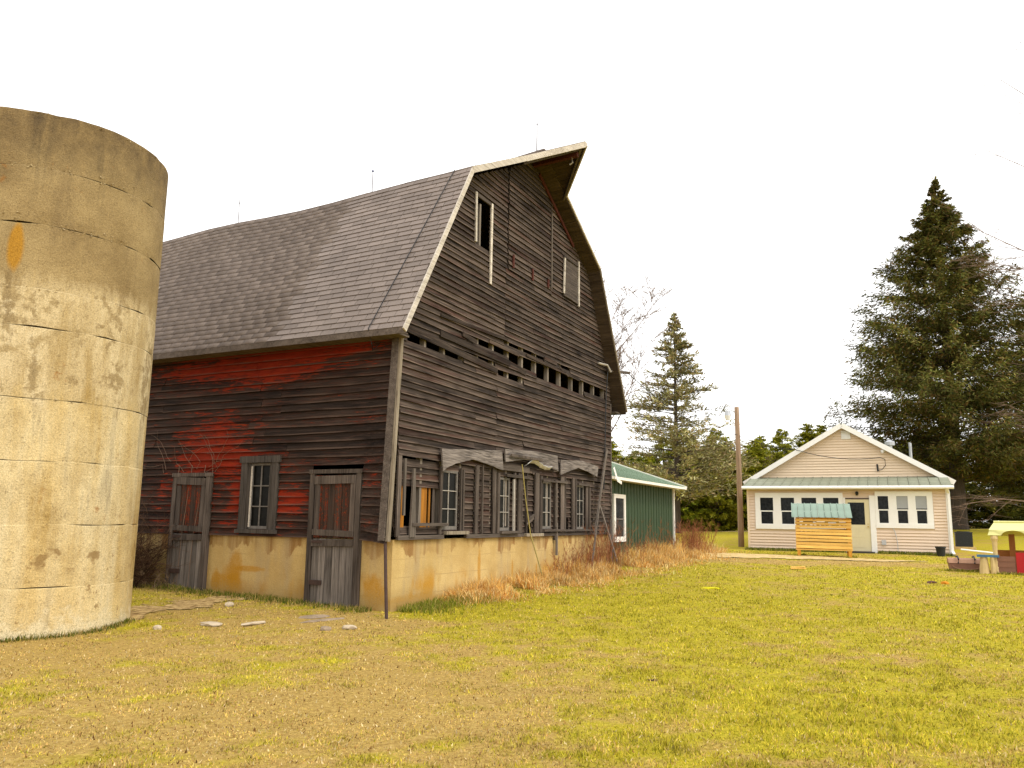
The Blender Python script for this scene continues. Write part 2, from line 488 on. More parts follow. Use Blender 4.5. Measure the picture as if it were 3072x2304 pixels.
# ------------------------------------------------------------------ barn
barn = empty('barn', (BA[0], BA[1], 0), math.pi/2 - BYAW)
tag(barn, 'big weathered gambrel barn with dark boards, faded red side and concrete base', 'barn')
BW, BL = 10.4, 24.0
def sag(y):
    return float(np.mean([_sag(y + d_) for d_ in (-.9, -.6, -.3, 0, .3, .6, .9)])) if y > 1 else _sag(y)
def _sag(y):
    return float(np.interp(y, [-1.4,-.4,0,1.5,2.7,4,6.1,7.2,8.2,12,24], [.04,.06,.03,-.01,-.10,-.18,-.12,-.18,-.26,-.36,-.36]))
def ridge_sag(y):
    return float(np.interp(y, [-1.4,-.4,0,2,4,6,8,12,24], [.04,.05,.02,-.2,-.42,-.50,-.66,-.95,-1.1]))
EAVE = (-.42, 4.66); BRK = (1.70, 8.27); RIDGE = (5.2, 10.10)
def roof_pt(side, t_, y):
    """point of roof profile: t_ 0..1 eave to break, 1..2 break to ridge; side 0 left, 1 right"""
    if t_ <= 1: x = EAVE[0]+(BRK[0]-EAVE[0])*t_; z = EAVE[1]+(BRK[1]-EAVE[1])*t_ + sag(y)*t_
    else: x = BRK[0]+(RIDGE[0]-BRK[0])*(t_-1); z = BRK[1]+(RIDGE[1]-BRK[1])*(t_-1) + sag(y)*(2-t_) + ridge_sag(y)*(t_-1)
    return Vector((x if side == 0 else BW-x, y, z))
def wall_edge(z):
    """left limit of the gable boards at height z, under the roof"""
    z = z + .12
    if z < 5.38: return 0.0
    if z < BRK[1]: return max(0, EAVE[0] + (z-EAVE[1])*(BRK[0]-EAVE[0])/(BRK[1]-EAVE[1]))
    return BRK[0] + (z-BRK[1])*(RIDGE[0]-BRK[0])/(RIDGE[1]-BRK[1])

# concrete foundation
t = NT('stained_concrete')
c0 = t.coord()
sx = t.sep(c0)
n1 = t.noise(c0, 1.1, 5, .6); n2 = t.noise(c0, 26, 5, .7)
stain = t.noise(t.scale(c0, (2.2, 2.2, .35)), 1.0, 5, .65)
col = t.mix(t.ramp(n1, [(.3, 0.0), (.7, 1.0)]), (.45, .29, .095), (.68, .49, .205))
col = t.mix(t.ramp(n2, [(.3, 0.0), (.7, .35)]), col, (.30, .20, .08))
col = t.mix(t.ramp(stain, [(.50, 0.0), (.66, .6)]), col, (.38, .28, .15))
low = t.ramp(t.math('ADD', sx[2], t.math('MULTIPLY', t.math('SUBTRACT', n1, .5), 1.3)), [(.10, 1.0), (.42, 0.0)])
ora = t.math('MULTIPLY', low, t.ramp(t.noise(t.scale(c0, (.9, .9, .5)), 1.0, 3, .5), [(.47, 0.0), (.6, .9)]))
col = t.mix(ora, col, (.42, .17, .008))
# rust runs below the sill
top = t.ramp(t.math('ADD', sx[2], t.math('MULTIPLY', t.math('SUBTRACT', stain, .5), 1.0)), [(.98, 0.0), (1.2, .7)])
col = t.mix(t.math('MULTIPLY', top, t.ramp(t.noise(t.scale(c0, (3, 3, .2)), 1.0, 4, .6), [(.45, 0.0), (.62, 1.0)])), col, (.20, .075, .012))
lines = t.n('ShaderNodeTexWave', wave_type='BANDS', bands_direction='Z'); t.put(lines.inputs[0], t.vadd(c0, t.comb(0, 0, t.math('MULTIPLY', n1, .03))))
lines.inputs['Scale'].default_value = 1.05
col = t.mix(t.math('MULTIPLY', t.ramp(lines.outputs[0], [(.004, .3), (.012, 0.0)]), t.ramp(n1, [(.45, 0.0), (.6, 1.0)])), col, (.22, .14, .06))
col = t.mix(t.math('MULTIPLY', t.ramp(t.noise(t.scale(c0, (1.4, 1.4, .55)), 1.0, 4, .6), [(.52, 0.0), (.62, .85)]), t.ramp(t.math('ADD', sx[2], t.math('MULTIPLY', n1, .6)), [(.75, 1.0), (1.1, 0.0)])), col, (.46, .22, .015))
def spot(cx, cy, cz, sx_, sy_, sz_):
    a_ = t.math('MULTIPLY', t.math('SUBTRACT', sx[0], cx), 1/sx_); b_ = t.math('MULTIPLY', t.math('SUBTRACT', sx[1], cy), 1/sy_); d_ = t.math('MULTIPLY', t.math('SUBTRACT', sx[2], cz), 1/sz_)
    q_ = t.math('ADD', t.math('ADD', t.math('MULTIPLY', a_, a_), t.math('MULTIPLY', b_, b_)), t.math('MULTIPLY', d_, d_))
    q_ = t.math('ADD', q_, t.math('MULTIPLY', t.math('SUBTRACT', t.math('ADD', t.math('MULTIPLY', stain, .5), t.math('MULTIPLY', t.noise(c0, 7, 5, .7), .5)), .5), 3.2))
    return t.math('MULTIPLY', t.ramp(q_, [(.35, .85), (1.25, 0.0)]), t.ramp(n2, [(.25, .55), (.7, 1.0)]))
for sp in ((0,.33,.32,.3,.26,.36),(0,3.45,.62,.3,.20,.38),(0,3.62,.32,.3,.40,.22),(0,3.05,.62,.3,.45,.06),(0,3.9,.3,.3,.12,.3),(2.95,0,.62,.07,.3,.42),(4.4,0,.50,.05,.3,.25),(.7,0,.18,.9,.3,.14),(5.6,0,.45,.05,.3,.2)):
    col = t.mix(spot(*sp), col, (.44, .205, .012))
fine = t.noise(c0, 80, 4, .8)
col = t.mix(1.0, col, t.ramp(fine, [(.28, .68), (.72, 1.22)]), 'MULTIPLY')
splash = t.ramp(t.math('ADD', sx[2], t.math('MULTIPLY', t.math('SUBTRACT', n2, .5), .5)), [(.16, .7), (.42, 0.0)])
col = t.mix(splash, col, (.30, .20, .07))
t.bump(t.math('ADD', n2, t.math('ADD', t.math('MULTIPLY', n1, .6), t.math('MULTIPLY', fine, .4))), .5, .02)
M['foundation'] = t.done(col, .9, .2)
fb = MB()
fb.box(0, BW, 0, .3, -.5, 1.2)
fb.box(0, .3, .3, BL, -.5, 1.2)
fb.box(BW-.3, BW, .3, BL, -.5, 1.2)
fb.box(.3, BW-.3, BL-.3, BL, -.5, 1.2)
fo = fb.obj('foundation', M['foundation'], barn)
fo['label'] = 'tan concrete foundation wall with orange stains'

def board(name, frame, parent, x0b, x1b, x0t, x1t, z, h, mat, out=0.0, warp=.006, thick=.013, lip=.034, tilt=(0, 0), paint=None, push=None):
    """lap siding board. frame 'gable' (x along, -y out) or 'side' (y along, -x out). tilt lifts both ends"""
    n = max(2, int(round((x1b-x0b)/.55)))
    vs_ = []; pa = []
    ph = random.uniform(0, 6.3); ph2 = random.uniform(0, 6.3)
    cx = (x0b+x1b)/2
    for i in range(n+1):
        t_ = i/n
        xb = x0b+(x1b-x0b)*t_; xt = x0t+(x1t-x0t)*t_
        dz = tilt[0]*(1-t_)+tilt[1]*t_ + warp*.8*math.sin(ph+t_*5)*(.3+n/8)
        bo = random.uniform(-1, 1)*warp + (warp*2.2 if i in (0, n) and random.random() < .25 else 0)
        o_b = out + lip + .012 + max(bo, -.004); o_t = out + .010
        rag = random.uniform(-.004, .003)
        vs_ += [(xb, o_b, z+dz+rag), (xt, o_t, z+h+.018+dz), (xt, o_t-thick*.55, z+h+.018+dz), (xb, o_b-thick, z+dz+rag)]
    fs = [(0, 1, 2, 3), (4*n+3, 4*n+2, 4*n+1, 4*n)]
    for i in range(n):
        a, b = 4*i, 4*i+4
        fs += [(a, b, b+1, a+1), (a+1, b+1, b+2, a+2), (a+2, b+2, b+3, a+3), (a+3, b+3, b, a)]
    if push is not None: vs_ = [(x, o_+push(x, zz), zz) for x, o_, zz in vs_]
    zc = z + h/2
    if paint is not None: pa = [paint(x, zz) for x, o_, zz in vs_]
    me = bpy.data.meshes.new(name)
    if frame == 'gable':
        me.from_pydata([(x-cx, -o_, zz-zc) for x, o_, zz in vs_], [], fs)
        loc, rot = (cx, 0, zc), (0, 0, 0)
    else:
        # local x runs along -y of the barn so that local -y is outwards (-x of the barn)
        me.from_pydata([(-(x-cx), -o_, zz-zc) for x, o_, zz in vs_], [], [f[::-1] for f in fs])
        loc, rot = (0, cx, zc), (0, 0, -math.pi/2)
    me.update()
    bm = bmesh.new(); bm.from_mesh(me); bmesh.ops.recalc_face_normals(bm, faces=bm.faces); bm.to_mesh(me); bm.free()
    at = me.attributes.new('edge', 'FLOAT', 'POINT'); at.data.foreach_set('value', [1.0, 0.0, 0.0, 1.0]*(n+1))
    if paint is not None:
        at = me.attributes.new('paint', 'FLOAT', 'POINT'); at.data.foreach_set('value', pa)
    return link(name, me, mat, parent, loc, rot)

def split_row(x0, x1, holes, joints, maxlen=4.6):
    """cut [x0,x1] by holes, then by butt joints"""
    iv = [(x0, x1)]
    for a, b in holes:
        nv = []
        for p_, q_ in iv:
            if b <= p_ or a >= q_: nv.append((p_, q_)); continue
            if a-p_ > .06: nv.append((p_, a))
            if q_-b > .06: nv.append((b, q_))
        iv = nv
    out = []
    for p_, q_ in iv:
        cuts = [j for j in joints if p_+.35 < j < q_-.35]
        last = p_
        for j in cuts + [q_]:
            if j - last < .3 and j != q_: continue
            out.append((last, j)); last = j
    return out

# gable wall: girts, rafters and plates behind the boards
gw = MB()
for z in (1.25, 2.62, 4.38, 5.62, 7.0):
    gw.box(max(.06, wall_edge(z)+.12), BW-max(.06, wall_edge(z)+.12), .10, .16, z, z+.12)
gw.bar((.15,.14,5.1), (BRK[0]+.2,.14,7.95), .10, .08, (0,1,0)); gw.bar((BW-.15,.14,5.1), (BW-BRK[0]-.2,.14,7.95), .10, .08, (0,1,0))
gw.bar((BRK[0]+.2,.14,8.05), (5.2,.14,9.9), .10, .08, (0,1,0)); gw.bar((BW-BRK[0]-.2,.14,8.05), (5.2,.14,9.9), .10, .08, (0,1,0))
gable = gw.obj('gable_wall', M['dark_inside'], barn)
gable['label'] = 'grey-brown board gable end with a broken band of missing boards'
for x in (.13,.78,1.43,2.13,2.70,3.36,4.05,4.75,5.45,6.16,6.88,7.65,8.39,9.18,9.95):
    zt = min(8.0, 4.3 + (min(x, BW-x)+.42)*1.66)
    MB().box(x-.035, x+.03, .0, .095, 1.42, zt).obj('stud', M['stud_wood'], gable, center=True)
ROW = .115
HOLES = [(2.45,3.06,7.09,8.06),(3.88,6.2,6.92,10.3)]
SLOT = {0: [(.16,2.1),(3.5,4.78)], 1: [(.16,3.42)], 2: [(5.45,8.40)], 3: [(4.05,9.97)], 4: [(2.15,9.97)], 6: [(3.8,5.84),(6.75,7.44)]}
for j in range(-17, 55):
    z = 4.55 + ROW*j
    xa, xb_ = wall_edge(z), wall_edge(z+ROW)
    if z + ROW > 10.05: break
    holes = [(a, b) for a, b, z0, z1 in HOLES if z+ROW > z0+.05 and z < z1-.05] + SLOT.get(j, [])
    js = []
    if z > 5.3 and z < 6.95: js += [3.82]
    if random.random() < .45: js.append(random.choice([2.6, 5.25, 6.9, 8.1]))
    if 2.6 < z < 4.5: js.append(random.choice([3.5, 4.77, 3.5, 6.1]))
    if z > 6.9 and random.random() < .3: js.append(random.uniform(6.6, 8))
    for a, b in split_row(xa, BW-xa, holes, sorted(js)):
        at, bt = a, b
        if a == xa: at = max(a, xb_)
        if b == BW-xa: bt = BW-max(xa, xb_)
        # boards sag a little towards the middle of the wall
        dip = lambda x: -.05*math.sin(math.pi*x/BW) if 3.0 < z < 7 else -.02*math.sin(math.pi*x/BW)
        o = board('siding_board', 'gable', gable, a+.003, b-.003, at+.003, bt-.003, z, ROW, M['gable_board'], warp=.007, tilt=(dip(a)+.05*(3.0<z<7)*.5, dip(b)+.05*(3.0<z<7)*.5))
# loose boards across the broken band
def loose(p, q, w, d=.022, y=-.03, name='siding_board'):
    m_ = MB(); m_.bar((p[0], y, p[1]), (q[0], y-.015, q[1]), d, w, (0, 0, 1)); 
    c_ = np.array(m_.v).mean(0); ang = math.atan2(q[1]-p[1], q[0]-p[0])
    me_v = [Matrix.Rotation(ang, 3, 'Y') @ Vector(np.array(v)-c_) for v in m_.v]
    m_.v = [tuple(v) for v in me_v]
    return m_.obj(name, M['gable_board'], gable, tuple(c_), (0, -ang, 0))
loose((.12, 4.795), (3.46, 4.615), .125, y=-.045)
loose((1.2, 4.93), (4.02, 4.86), .12, y=-.055)
loose((4.0, 4.87), (4.85, 4.80), .13)
loose((2.0, 5.09), (2.52, 5.02), .09, y=-.06)
loose((3.1, 5.17), (4.45, 5.13), .07, y=-.05)
loose((5.85, 5.32), (6.55, 5.31), .085, y=-.04)
loose((6.72, 5.27), (7.25, 5.12), .05, y=-.05)
loose((4.86, 5.21), (8.0, 5.14), .06, y=-.05)
loose((1.2, 5.28), (3.9, 5.36), .06, y=-.05)
# lower wall: recessed boards between the battens
LOWH = [(.16,1.32,1.44,2.03),(1.38,2.06,1.36,2.44),(3.68,4.2,1.33,2.42),(5.8,6.35,1.36,2.44),(7.9,8.42,1.34,2.44),(4.98,5.3,1.29,1.5),(6.62,6.8,1.31,1.62),(7.14,7.42,1.31,1.64),(4.3,4.5,2.0,2.4)]
for j in range(11):
    z = 1.29 + ROW*j
    holes = [(a, b) for a, b, z0, z1 in LOWH if z+ROW > z0+.06 and z < z1-.04]
    for a, b in split_row(.02, BW, holes, [x for x in (2.9, 4.6, 7.0, 9.0) if random.random() < .6]):
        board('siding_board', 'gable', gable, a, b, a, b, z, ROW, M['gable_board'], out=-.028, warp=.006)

# tall windows of the lower gable
def sash(parent, x0, x1, z0, z1, y, nx_, nz_, mat_frame, mat_glass, bar_=.014, fr=.045, bars_mat=None):
    f = MB()
    f.box(x0, x0+fr, y-.02, y+.02, z0, z1); f.box(x1-fr, x1, y-.02, y+.02, z0, z1)
    f.box(x0+fr, x1-fr, y-.02, y+.02, z0, z0+fr*1.4); f.box(x0+fr, x1-fr, y-.02, y+.02, z1-fr, z1)
    w = f.obj('window', mat_frame, parent)
    g = MB(); g.box(x0+fr-.004, x1-fr+.004, y+.004, y+.010, z0+fr, z1-fr+.004)
    g.obj('pane', mat_glass, w)
    b = MB()
    for i in range(1, nx_):
        xx = x0+fr+(x1-x0-2*fr)*i/nx_
        b.box(xx-bar_/2, xx+bar_/2, y-.014, y+.003, z0+fr*1.4, z1-fr)
    for i in range(1, nz_):
        zz = z0+fr+(z1-z0-2*fr)*i/nz_
        b.box(x0+fr, x1-fr, y-.020, y+.0035, zz-bar_/2, zz+bar_/2)
    if b.v: b.obj('glazing_bar', bars_mat or mat_frame, w)
    return w
M['sash_grey'] = plain('worn_grey_paint', (.17, .15, .13), .8, .2, .45, 10, .2)
M['bar_pale'] = plain('worn_pale_paint', (.40, .36, .31), .8, .2, .35, 14)
for x0, x1, z0, z1, nxx in ((1.40,2.02,1.36,2.44,2),(3.70,4.18,1.33,2.42,2),(5.82,6.33,1.36,2.44,2),(7.9,8.40,1.34,2.44,2)):
    sash(gable, x0, x1, z0, z1, .0, nxx, 3, M['sash_grey'], M['old_glass'], bars_mat=M['bar_pale'])
# window casings, battens and sills
def vert(x, z0, z1, w, y=-.045, d=.035, mat='plank_v', lean=0.0, w2=None, name='batten'):
    m_ = MB(); m_.bar((x, y, z0), (x+lean, y, z1), w, d, (0, 1, 0), w2=w2)
    return m_.obj(name, M[mat], gable, center=True)
for a in [(1.36,1.28,2.5,.06),(2.09,1.28,2.5,.05),(2.19,1.28,2.48,.05),(2.68,1.28,2.6,.11),(2.92,1.28,2.62,.03),(3.42,1.28,2.6,.13),(3.60,1.28,2.5,.09),
          (4.36,1.28,2.55,.07),(4.62,1.28,2.55,.20),(4.95,1.28,2.62,.04),(5.46,1.28,2.6,.22),(5.70,1.28,2.55,.13),(6.50,1.1,2.5,.07),(6.92,1.28,2.6,.22),(7.10,1.28,2.6,.05),
          (7.62,1.28,2.6,.16),(7.78,1.28,2.6,.05),(8.50,1.28,2.5,.14),(8.72,1.28,2.4,.08)]:
    vert(a[0], a[1], a[2], a[3], y=-.05-random.uniform(0, .012), lean=random.uniform(-.02, .02))
vert(.18, 1.6, 2.55, .05, y=-.07, mat='post_wood'); vert(.45, 1.24, 2.4, .17, y=-.075, w2=.05, mat='post_wood')
vert(.06, 1.25, 2.6, .10, y=-.04)
vert(4.25, 1.32, 2.4, .045, y=-.085, mat='bar_pale')
vert(6.56, .75, 1.5, .07, y=-.07, mat='post_wood'); vert(6.49, 1.4, 2.44, .05, y=-.09, mat='post_wood')
def horiz(x0, x1, z, h, y=-.06, d=.05, mat='rail_wood', tilt=0.0, name='sill_board'):
    m_ = MB(); m_.bar((x0, y, z), (x1, y, z+tilt), d, h, (0, 0, 1)); return m_.obj(name, M[mat], gable, center=True)
horiz(.42, 1.58, 1.455, .05, -.09); horiz(1.5, 2.32, 1.305, .06, -.09, .07, 'corner_wood'); horiz(3.66, 4.5, 1.30, .05, -.085, .08); horiz(5.76, 7.0, 1.325, .05, -.085, .08)
horiz(7.0, 8.7, 1.32, .05, -.08, .07); horiz(4.85, 5.75, 1.235, .065, -.06, .1, 'corner_wood'); horiz(.05, 1.5, 1.235, .075, -.045, .05); horiz(2.3, 4.8, 1.235, .075, -.045, .05); horiz(5.8, 10.3, 1.235, .07, -.04, .05)
horiz(3.9, 5.0, 2.47, .06, -.08); horiz(5.7, 6.4, 2.45, .04, -.09); horiz(6.4, 7.1, 2.46, .05, -.1); horiz(7.85, 8.6, 2.46, .05, -.09); horiz(3.6, 5.0, 2.63, .12, -.07)
horiz(5.0, 5.32, 1.56, .06, -.06, .03, 'rail_wood', .1); horiz(4.95, 5.3, 1.46, .05, -.055, .03, 'rail_wood', .14)
# orange stained boards seen in the open bay
for x, w in ((.24,.14),(.60,.05),(.90,.22),(1.10,.05),(1.24,.07)):
    MB().box(x-w/2, x+w/2, .012, .03, 1.35, 2.1).obj('inner_plank', M['orange_wood' if x not in (.60,1.24) else 'plank_v'], gable, center=True)
# three wooden valances over the windows
def valance(poly, yo, nm):
    m_ = MB(); m_.prism([(x, -yo-.02*(2.9-z), z) for x, z in poly], (0, .03, 0))
    return m_.obj('valance', M['awning_wood'], gable, center=True)
valance([(1.30,2.40),(1.42,2.47),(1.75,2.57),(2.38,2.69),(3.05,2.63),(3.62,2.555),(3.66,2.56),(3.60,2.96),(1.24,2.80)], .13, 0)
valance([(3.71,2.73),(4.25,2.80),(4.62,2.845),(5.3,2.84),(6.44,2.70),(6.40,3.06),(5.2,3.07),(3.68,3.00)], .16, 0)
valance([(6.60,2.62),(7.2,2.76),(7.72,2.86),(8.4,2.80),(9.02,2.70),(9.14,2.98),(8.0,3.06),(6.62,2.98)], .15, 0)
horiz(3.85, 5.4, 2.885, .05, -.215, .03, 'plank_v')
m_ = MB()
pts = [(4.72,2.74),(4.95,2.83),(5.25,2.83),(5.5,2.76),(5.75,2.73),(6.0,2.74)]
for (x0, z0), (x1, z1) in zip(pts[:-1], pts[1:]):
    m_.prism([(x0,-.10,z0-.035),(x1,-.13,z1-.03),(x1,-.20,z1+.035),(x0,-.19,z0+.02)], (0,.006,.008))
m_.obj('loose_flashing', plain('pale_sheet_metal', (.62,.60,.58), .4, .5, .2, 9), gable)

# upper gable openings
m_ = MB(); m_.bar((2.44,-.055,7.1), (2.42,-.055,8.15), .06, .03, (0,1,0)); m_.obj('window_casing', M['pale_wood'], gable, center=True)
m_ = MB(); m_.bar((3.09,-.055,6.38), (3.10,-.055,8.14), .075, .03, (0,1,0)); m_.obj('window_casing', M['pale_wood'], gable, center=True)
horiz(2.4, 3.14, 8.11, .07, -.05, .03, 'rail_wood', name='window_casing')
MB().box(2.86, 2.98, .22, .34, 5.0, 8.6).obj('inner_post', M['red_post'], gable)
bw_ = MB(); bw_.box(6.96, 7.86, -.06, -.045, 7.22, 8.14); 
brd = bw_.obj('boarded_window', M['rail_wood'], gable, center=True)
for x, z0, z1, ln in ((6.93,7.18,8.12,.06),(7.92,7.08,8.3,0)):
    m_ = MB(); m_.bar((x,-.075,z0), (x+ln,-.075,z1), .075, .03, (0,1,0)); m_.obj('window_casing', M['pale_wood'], gable, center=True)
horiz(6.93, 7.96, 7.16, .07, -.07, .03, name='window_casing'); horiz(6.95, 7.9, 8.17, .06, -.07, .03, name='window_casing')
# hay door of vertical edge and horizontal boards
hb = MB(); hb.box(3.93, 6.16, .03, .06, 6.95, 7.03); hb.box(3.93, 6.16, .03, .06, 9.0, 9.1); hb.box(3.93, 4.0, .03, .06, 7.03, 9.0); hb.box(6.09, 6.16, .03, .06, 7.03, 9.0)
hay = hb.obj('hay_door', M['dark_inside'], barn)
hay['label'] = 'wide board hay door under the roof hood'
for j in range(28):
    z = 6.95 + ROW*j
    e = max(3.93, wall_edge(z)+.02); e2 = max(3.93, wall_edge(z+ROW)+.02)
    if e2 > 5.0: break
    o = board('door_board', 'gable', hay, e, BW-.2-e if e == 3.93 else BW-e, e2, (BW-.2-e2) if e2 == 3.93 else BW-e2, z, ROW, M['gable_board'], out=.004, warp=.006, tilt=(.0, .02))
for x0, z0, z1 in ((4.1,7.03,7.33),(5.1,7.02,7.30),(5.98,7.08,7.28)):
    MB().box(x0, x0+.06, -.075, -.045, z0, z1).obj('door_cleat', M['red_post'], hay, center=True)
m_ = MB(); m_.bar((6.2,-.06,7.1), (6.2,-.06,9.0), .04, .03, (0,1,0)); m_.obj('door_stop', M['post_wood'], hay, center=True)

# side wall with red paint left in patches
sw = MB()
for z in (1.25, 2.9, 4.5):
    sw.box(.10, .16, .2, BL, z, z+.12)
side = sw.obj('side_wall', M['dark_inside'], barn)
side['label'] = 'long side wall of dark boards with flaking red paint'
def paint_side(y, z):
    g_ = lambda cy, cz, sy, sz, a: a*math.exp(-((y-cy)/sy)**2-((z-cz)/sz)**2)
    m = g_(3.2,4.35,1.7,.30,.62) + g_(1.6,4.5,1.0,.16,.28) + g_(5.0,4.35,1.2,.28,.40) + g_(2.9,4.05,1.1,.2,.45) + g_(4.25,2.75,.55,.45,.62) + g_(3.4,2.62,.7,.28,.50) + g_(4.6,2.45,.6,.2,.4)
    m += g_(2.6,4.6,3.4,.40,.30) + g_(4.6,2.6,1.3,1.1,.24) + g_(2.6,1.9,1.2,.7,.12) + g_(3.48,1.8,.13,.75,.75) + g_(2.25,1.72,.4,.5,.40) + g_(2.1,1.9,.35,.13,.4) + g_(5.4,1.9,.5,.4,.32) + g_(5.3,1.45,.6,.2,.28) + g_(3.85,1.5,.3,.5,.30) + g_(.4,2.2,.3,.2,.3) + g_(3.8,3.3,.9,.3,.22) + g_(.8,4.6,.8,.12,.25)
    return min(m*.85 + .16, 1.0)
def bulge(y, z):
    return .20*math.exp(-max(y,0)/.55)*max(0, min(1, (4.7-z)/3.4))
SH = [(.60,1.72,1.15,2.36),(2.48,3.40,1.29,2.56),(4.10,5.12,1.15,2.34)]
for j in range(26):
    z = 1.20 + .139*j
    holes = [(a, b) for a, b, z0, z1 in SH if z+.139 > z0+.05 and z < z1-.03]
    js = [random.uniform(2, 3.4), random.uniform(5.2, 6.4), 9.5+random.uniform(-1, 1), 14+random.uniform(-1,1), 19+random.uniform(-1,1)]
    for a, b in split_row(.0, BL, holes, sorted(js)):
        tl = (0, 0)
        if b <= .7: tl = (random.uniform(-.06, .0)*(1 if z < 1.8 else .4), random.uniform(-.01, .012))
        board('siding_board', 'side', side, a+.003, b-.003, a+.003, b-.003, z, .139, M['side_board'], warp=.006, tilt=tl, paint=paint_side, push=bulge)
# corner board (leans out with the bulging wall)
m_ = MB(); m_.bar((-.215,-.055,1.18), (-.035,-.055,4.78), .07, .05, (0,1,0)); m_.obj('corner_board', M['corner_wood'], barn, center=True)
m_ = MB(); m_.bar((-.275,.035,1.19), (-.075,.035,4.75), .03, .12, (0,1,0)); m_.obj('corner_board', M['rail_wood'], barn, center=True)
MB().box(BW-.01, BW+.05, -.05, .1, 1.2, 4.85).obj('corner_board', M['rail_wood'], barn, center=True)

# plank doors of the side wall
def plank_door(y0, y1, z0, z1, zmid, label, pseed):
    rr = random.Random(pseed)
    fr = MB()
    fr.box(-.10, .05, y0, y0+.10, z0+.02, z1); fr.box(-.10, .05, y1-.10, y1, z0+.02, z1); fr.box(-.11, .05, y0-.02, y1+.02, z1, z1+.07)
    d = fr.obj('door', M['plank_v'], barn); d['label'] = label
    n = 6
    wv = (y1-y0-.22)/n
    for i in range(n):
        a = y0+.11+wv*i
        lo = z0 + rr.uniform(-.03, .03)
        for za, zb, mk, nm in ((lo, zmid-.01, 'plank_low', 'door_plank'), (zmid+.01, z1-.03, 'plank_red', 'door_plank')):
            b = MB(); b.box(-.075-rr.uniform(0,.008), -.045, a+.004, a+wv-.004, za, zb)
            o = b.obj(nm, M[mk], d, center=True)
            if mk == 'plank_red':
                at = o.data.attributes.new('paint', 'FLOAT', 'POINT'); at.data.foreach_set('value', [rr.uniform(.3, .62)]*len(o.data.vertices))
    for zz, hh, tl in ((z1-.17, .14, rr.uniform(-.04,.04)), (zmid+.03, .10, .02), (zmid-.12, .11, -.02)):
        b = MB(); b.bar((-.095, y0+.11, zz+hh/2), (-.095, y1-.11, zz+hh/2+tl), .03, hh, (0,0,1)); b.obj('door_rail', M['plank_v'], d, center=True)
    for yy in (y0+.16, y1-.18):
        b = MB(); b.bar((-.09, yy, zmid+.1), (-.09, yy, z1-.17), .10, .025, (1,0,0)); b.obj('door_stile', M['plank_v'], d, center=True)
    b = MB(); b.box(-.108, -.095, y1-.36, y1-.10, z0+.32, z0+.40); b.obj('hinge', M['rust'], d)
    b = MB(); b.box(-.118, -.104, y1-.34, y1-.12, zmid-.08, zmid-.04); b.obj('hinge', M['rust'], d)
    return d
plank_door(.62, 1.72, .10, 2.30, 1.20, 'grey plank door nearest the corner, red boards in its upper half', 3)
plank_door(4.12, 5.10, .16, 2.28, 1.22, 'grey plank door beside the silo, red boards in its upper half', 4)
# side window
wf = MB()
wf.box(-.07, .05, 2.50, 2.64, 1.30, 2.52); wf.box(-.07, .05, 3.24, 3.38, 1.30, 2.52); wf.box(-.08, .05, 2.46, 3.42, 2.52, 2.64); wf.box(-.10, .05, 2.46, 3.42, 1.25, 1.32)
wf.box(-.05, .05, 2.64, 2.70, 1.32, 2.52); wf.box(-.05,.05,3.16,3.24,1.32,2.52)
M['casing_dark'] = wood('dark_grey_casing', (.024,.020,.017), (.105,.088,.074), 2, .9, (.3,.7), .1)
wn = wf.obj('window', M['casing_dark'], barn); wn['label'] = 'narrow six-pane window with dark grey casing in the side wall'
g_ = MB(); g_.box(.006, .012, 2.70, 3.16, 1.34, 2.5); g_.obj('pane', M['old_glass'], wn)
b = MB()
b.box(-.02, .004, 2.70, 2.73, 1.33, 2.51); b.box(-.03, .004, 3.13, 3.16, 1.33, 2.51); b.box(-.02, .004, 2.73, 3.13, 1.33, 1.38); b.box(-.02, .004, 2.73, 3.13, 2.47, 2.51)
b.box(-.015, .0035, 2.92, 2.94, 1.38, 2.47)
for zz in (1.73, 2.1): b.box(-.018, .005, 2.73, 3.13, zz-.01, zz+.01)
b.obj('sash', M['sash_grey'], wn)
MB().box(-.045, -.031, 3.125, 3.155, 1.36, 2.46).obj('sash_edge', M['pale_wood'], wn)

# rest of the shell: far end, far side, loft floor, dark inside
sh = MB(); sh.box(BW-.10, BW, .2, BL, 1.2, 5.1); sh.box(.0, BW, BL-.12, BL, 1.2, 5.0)
sh.prism([(0,BL-.12,5.0),(BW,BL-.12,5.0),(BW-BRK[0],BL-.12,7.8),(5.2,BL-.12,9.7),(BRK[0],BL-.12,7.8)], (0,.12,0))
sh.obj('rear_wall', M['dark_inside'], barn)
MB().box(.17, BW-.12, .3, BL-.3, 4.2, 4.3).obj('loft_floor', M['dark_inside'], barn)
MB().box(.3, BW-.3, .3, BL-.3, .2, .3).obj('barn_floor', M['dark_inside'], barn)

# roof deck
YF = -.36
deck = MB()
ys = [YF, 0, .8, 1.5, 2.1, 2.7, 3.3, 4, 4.6, 5.3, 6.1, 6.7, 7.2, 8.2, 9, 10.5, 12, 16, 20, BL+.3]
for sd_ in (0, 1):
    ts = [0, .5, 1, 1.5, 2]
    P_ = [[roof_pt(sd_, tt_, y) for tt_ in ts] for y in ys]
    for i in range(len(ys)-1):
        for k in range(len(ts)-1):
            q = [P_[i][k], P_[i+1][k], P_[i+1][k+1], P_[i][k+1]]
            deck.add(q + [v - Vector((0,0,.09)) for v in q], [(0,1,2,3),(7,6,5,4)])
    for k in range(len(ts)-1):
        q = [P_[0][k], P_[0][k+1]]
        deck.add(q + [v - Vector((0,0,.09)) for v in q], [(0,1,3,2)])
M['soffit'] = wood('brown_soffit_board', (.022,.014,.009), (.085,.060,.042), 1, .8, (.34,.7), .2)
roof = deck.obj('roof', M['soffit'], barn)
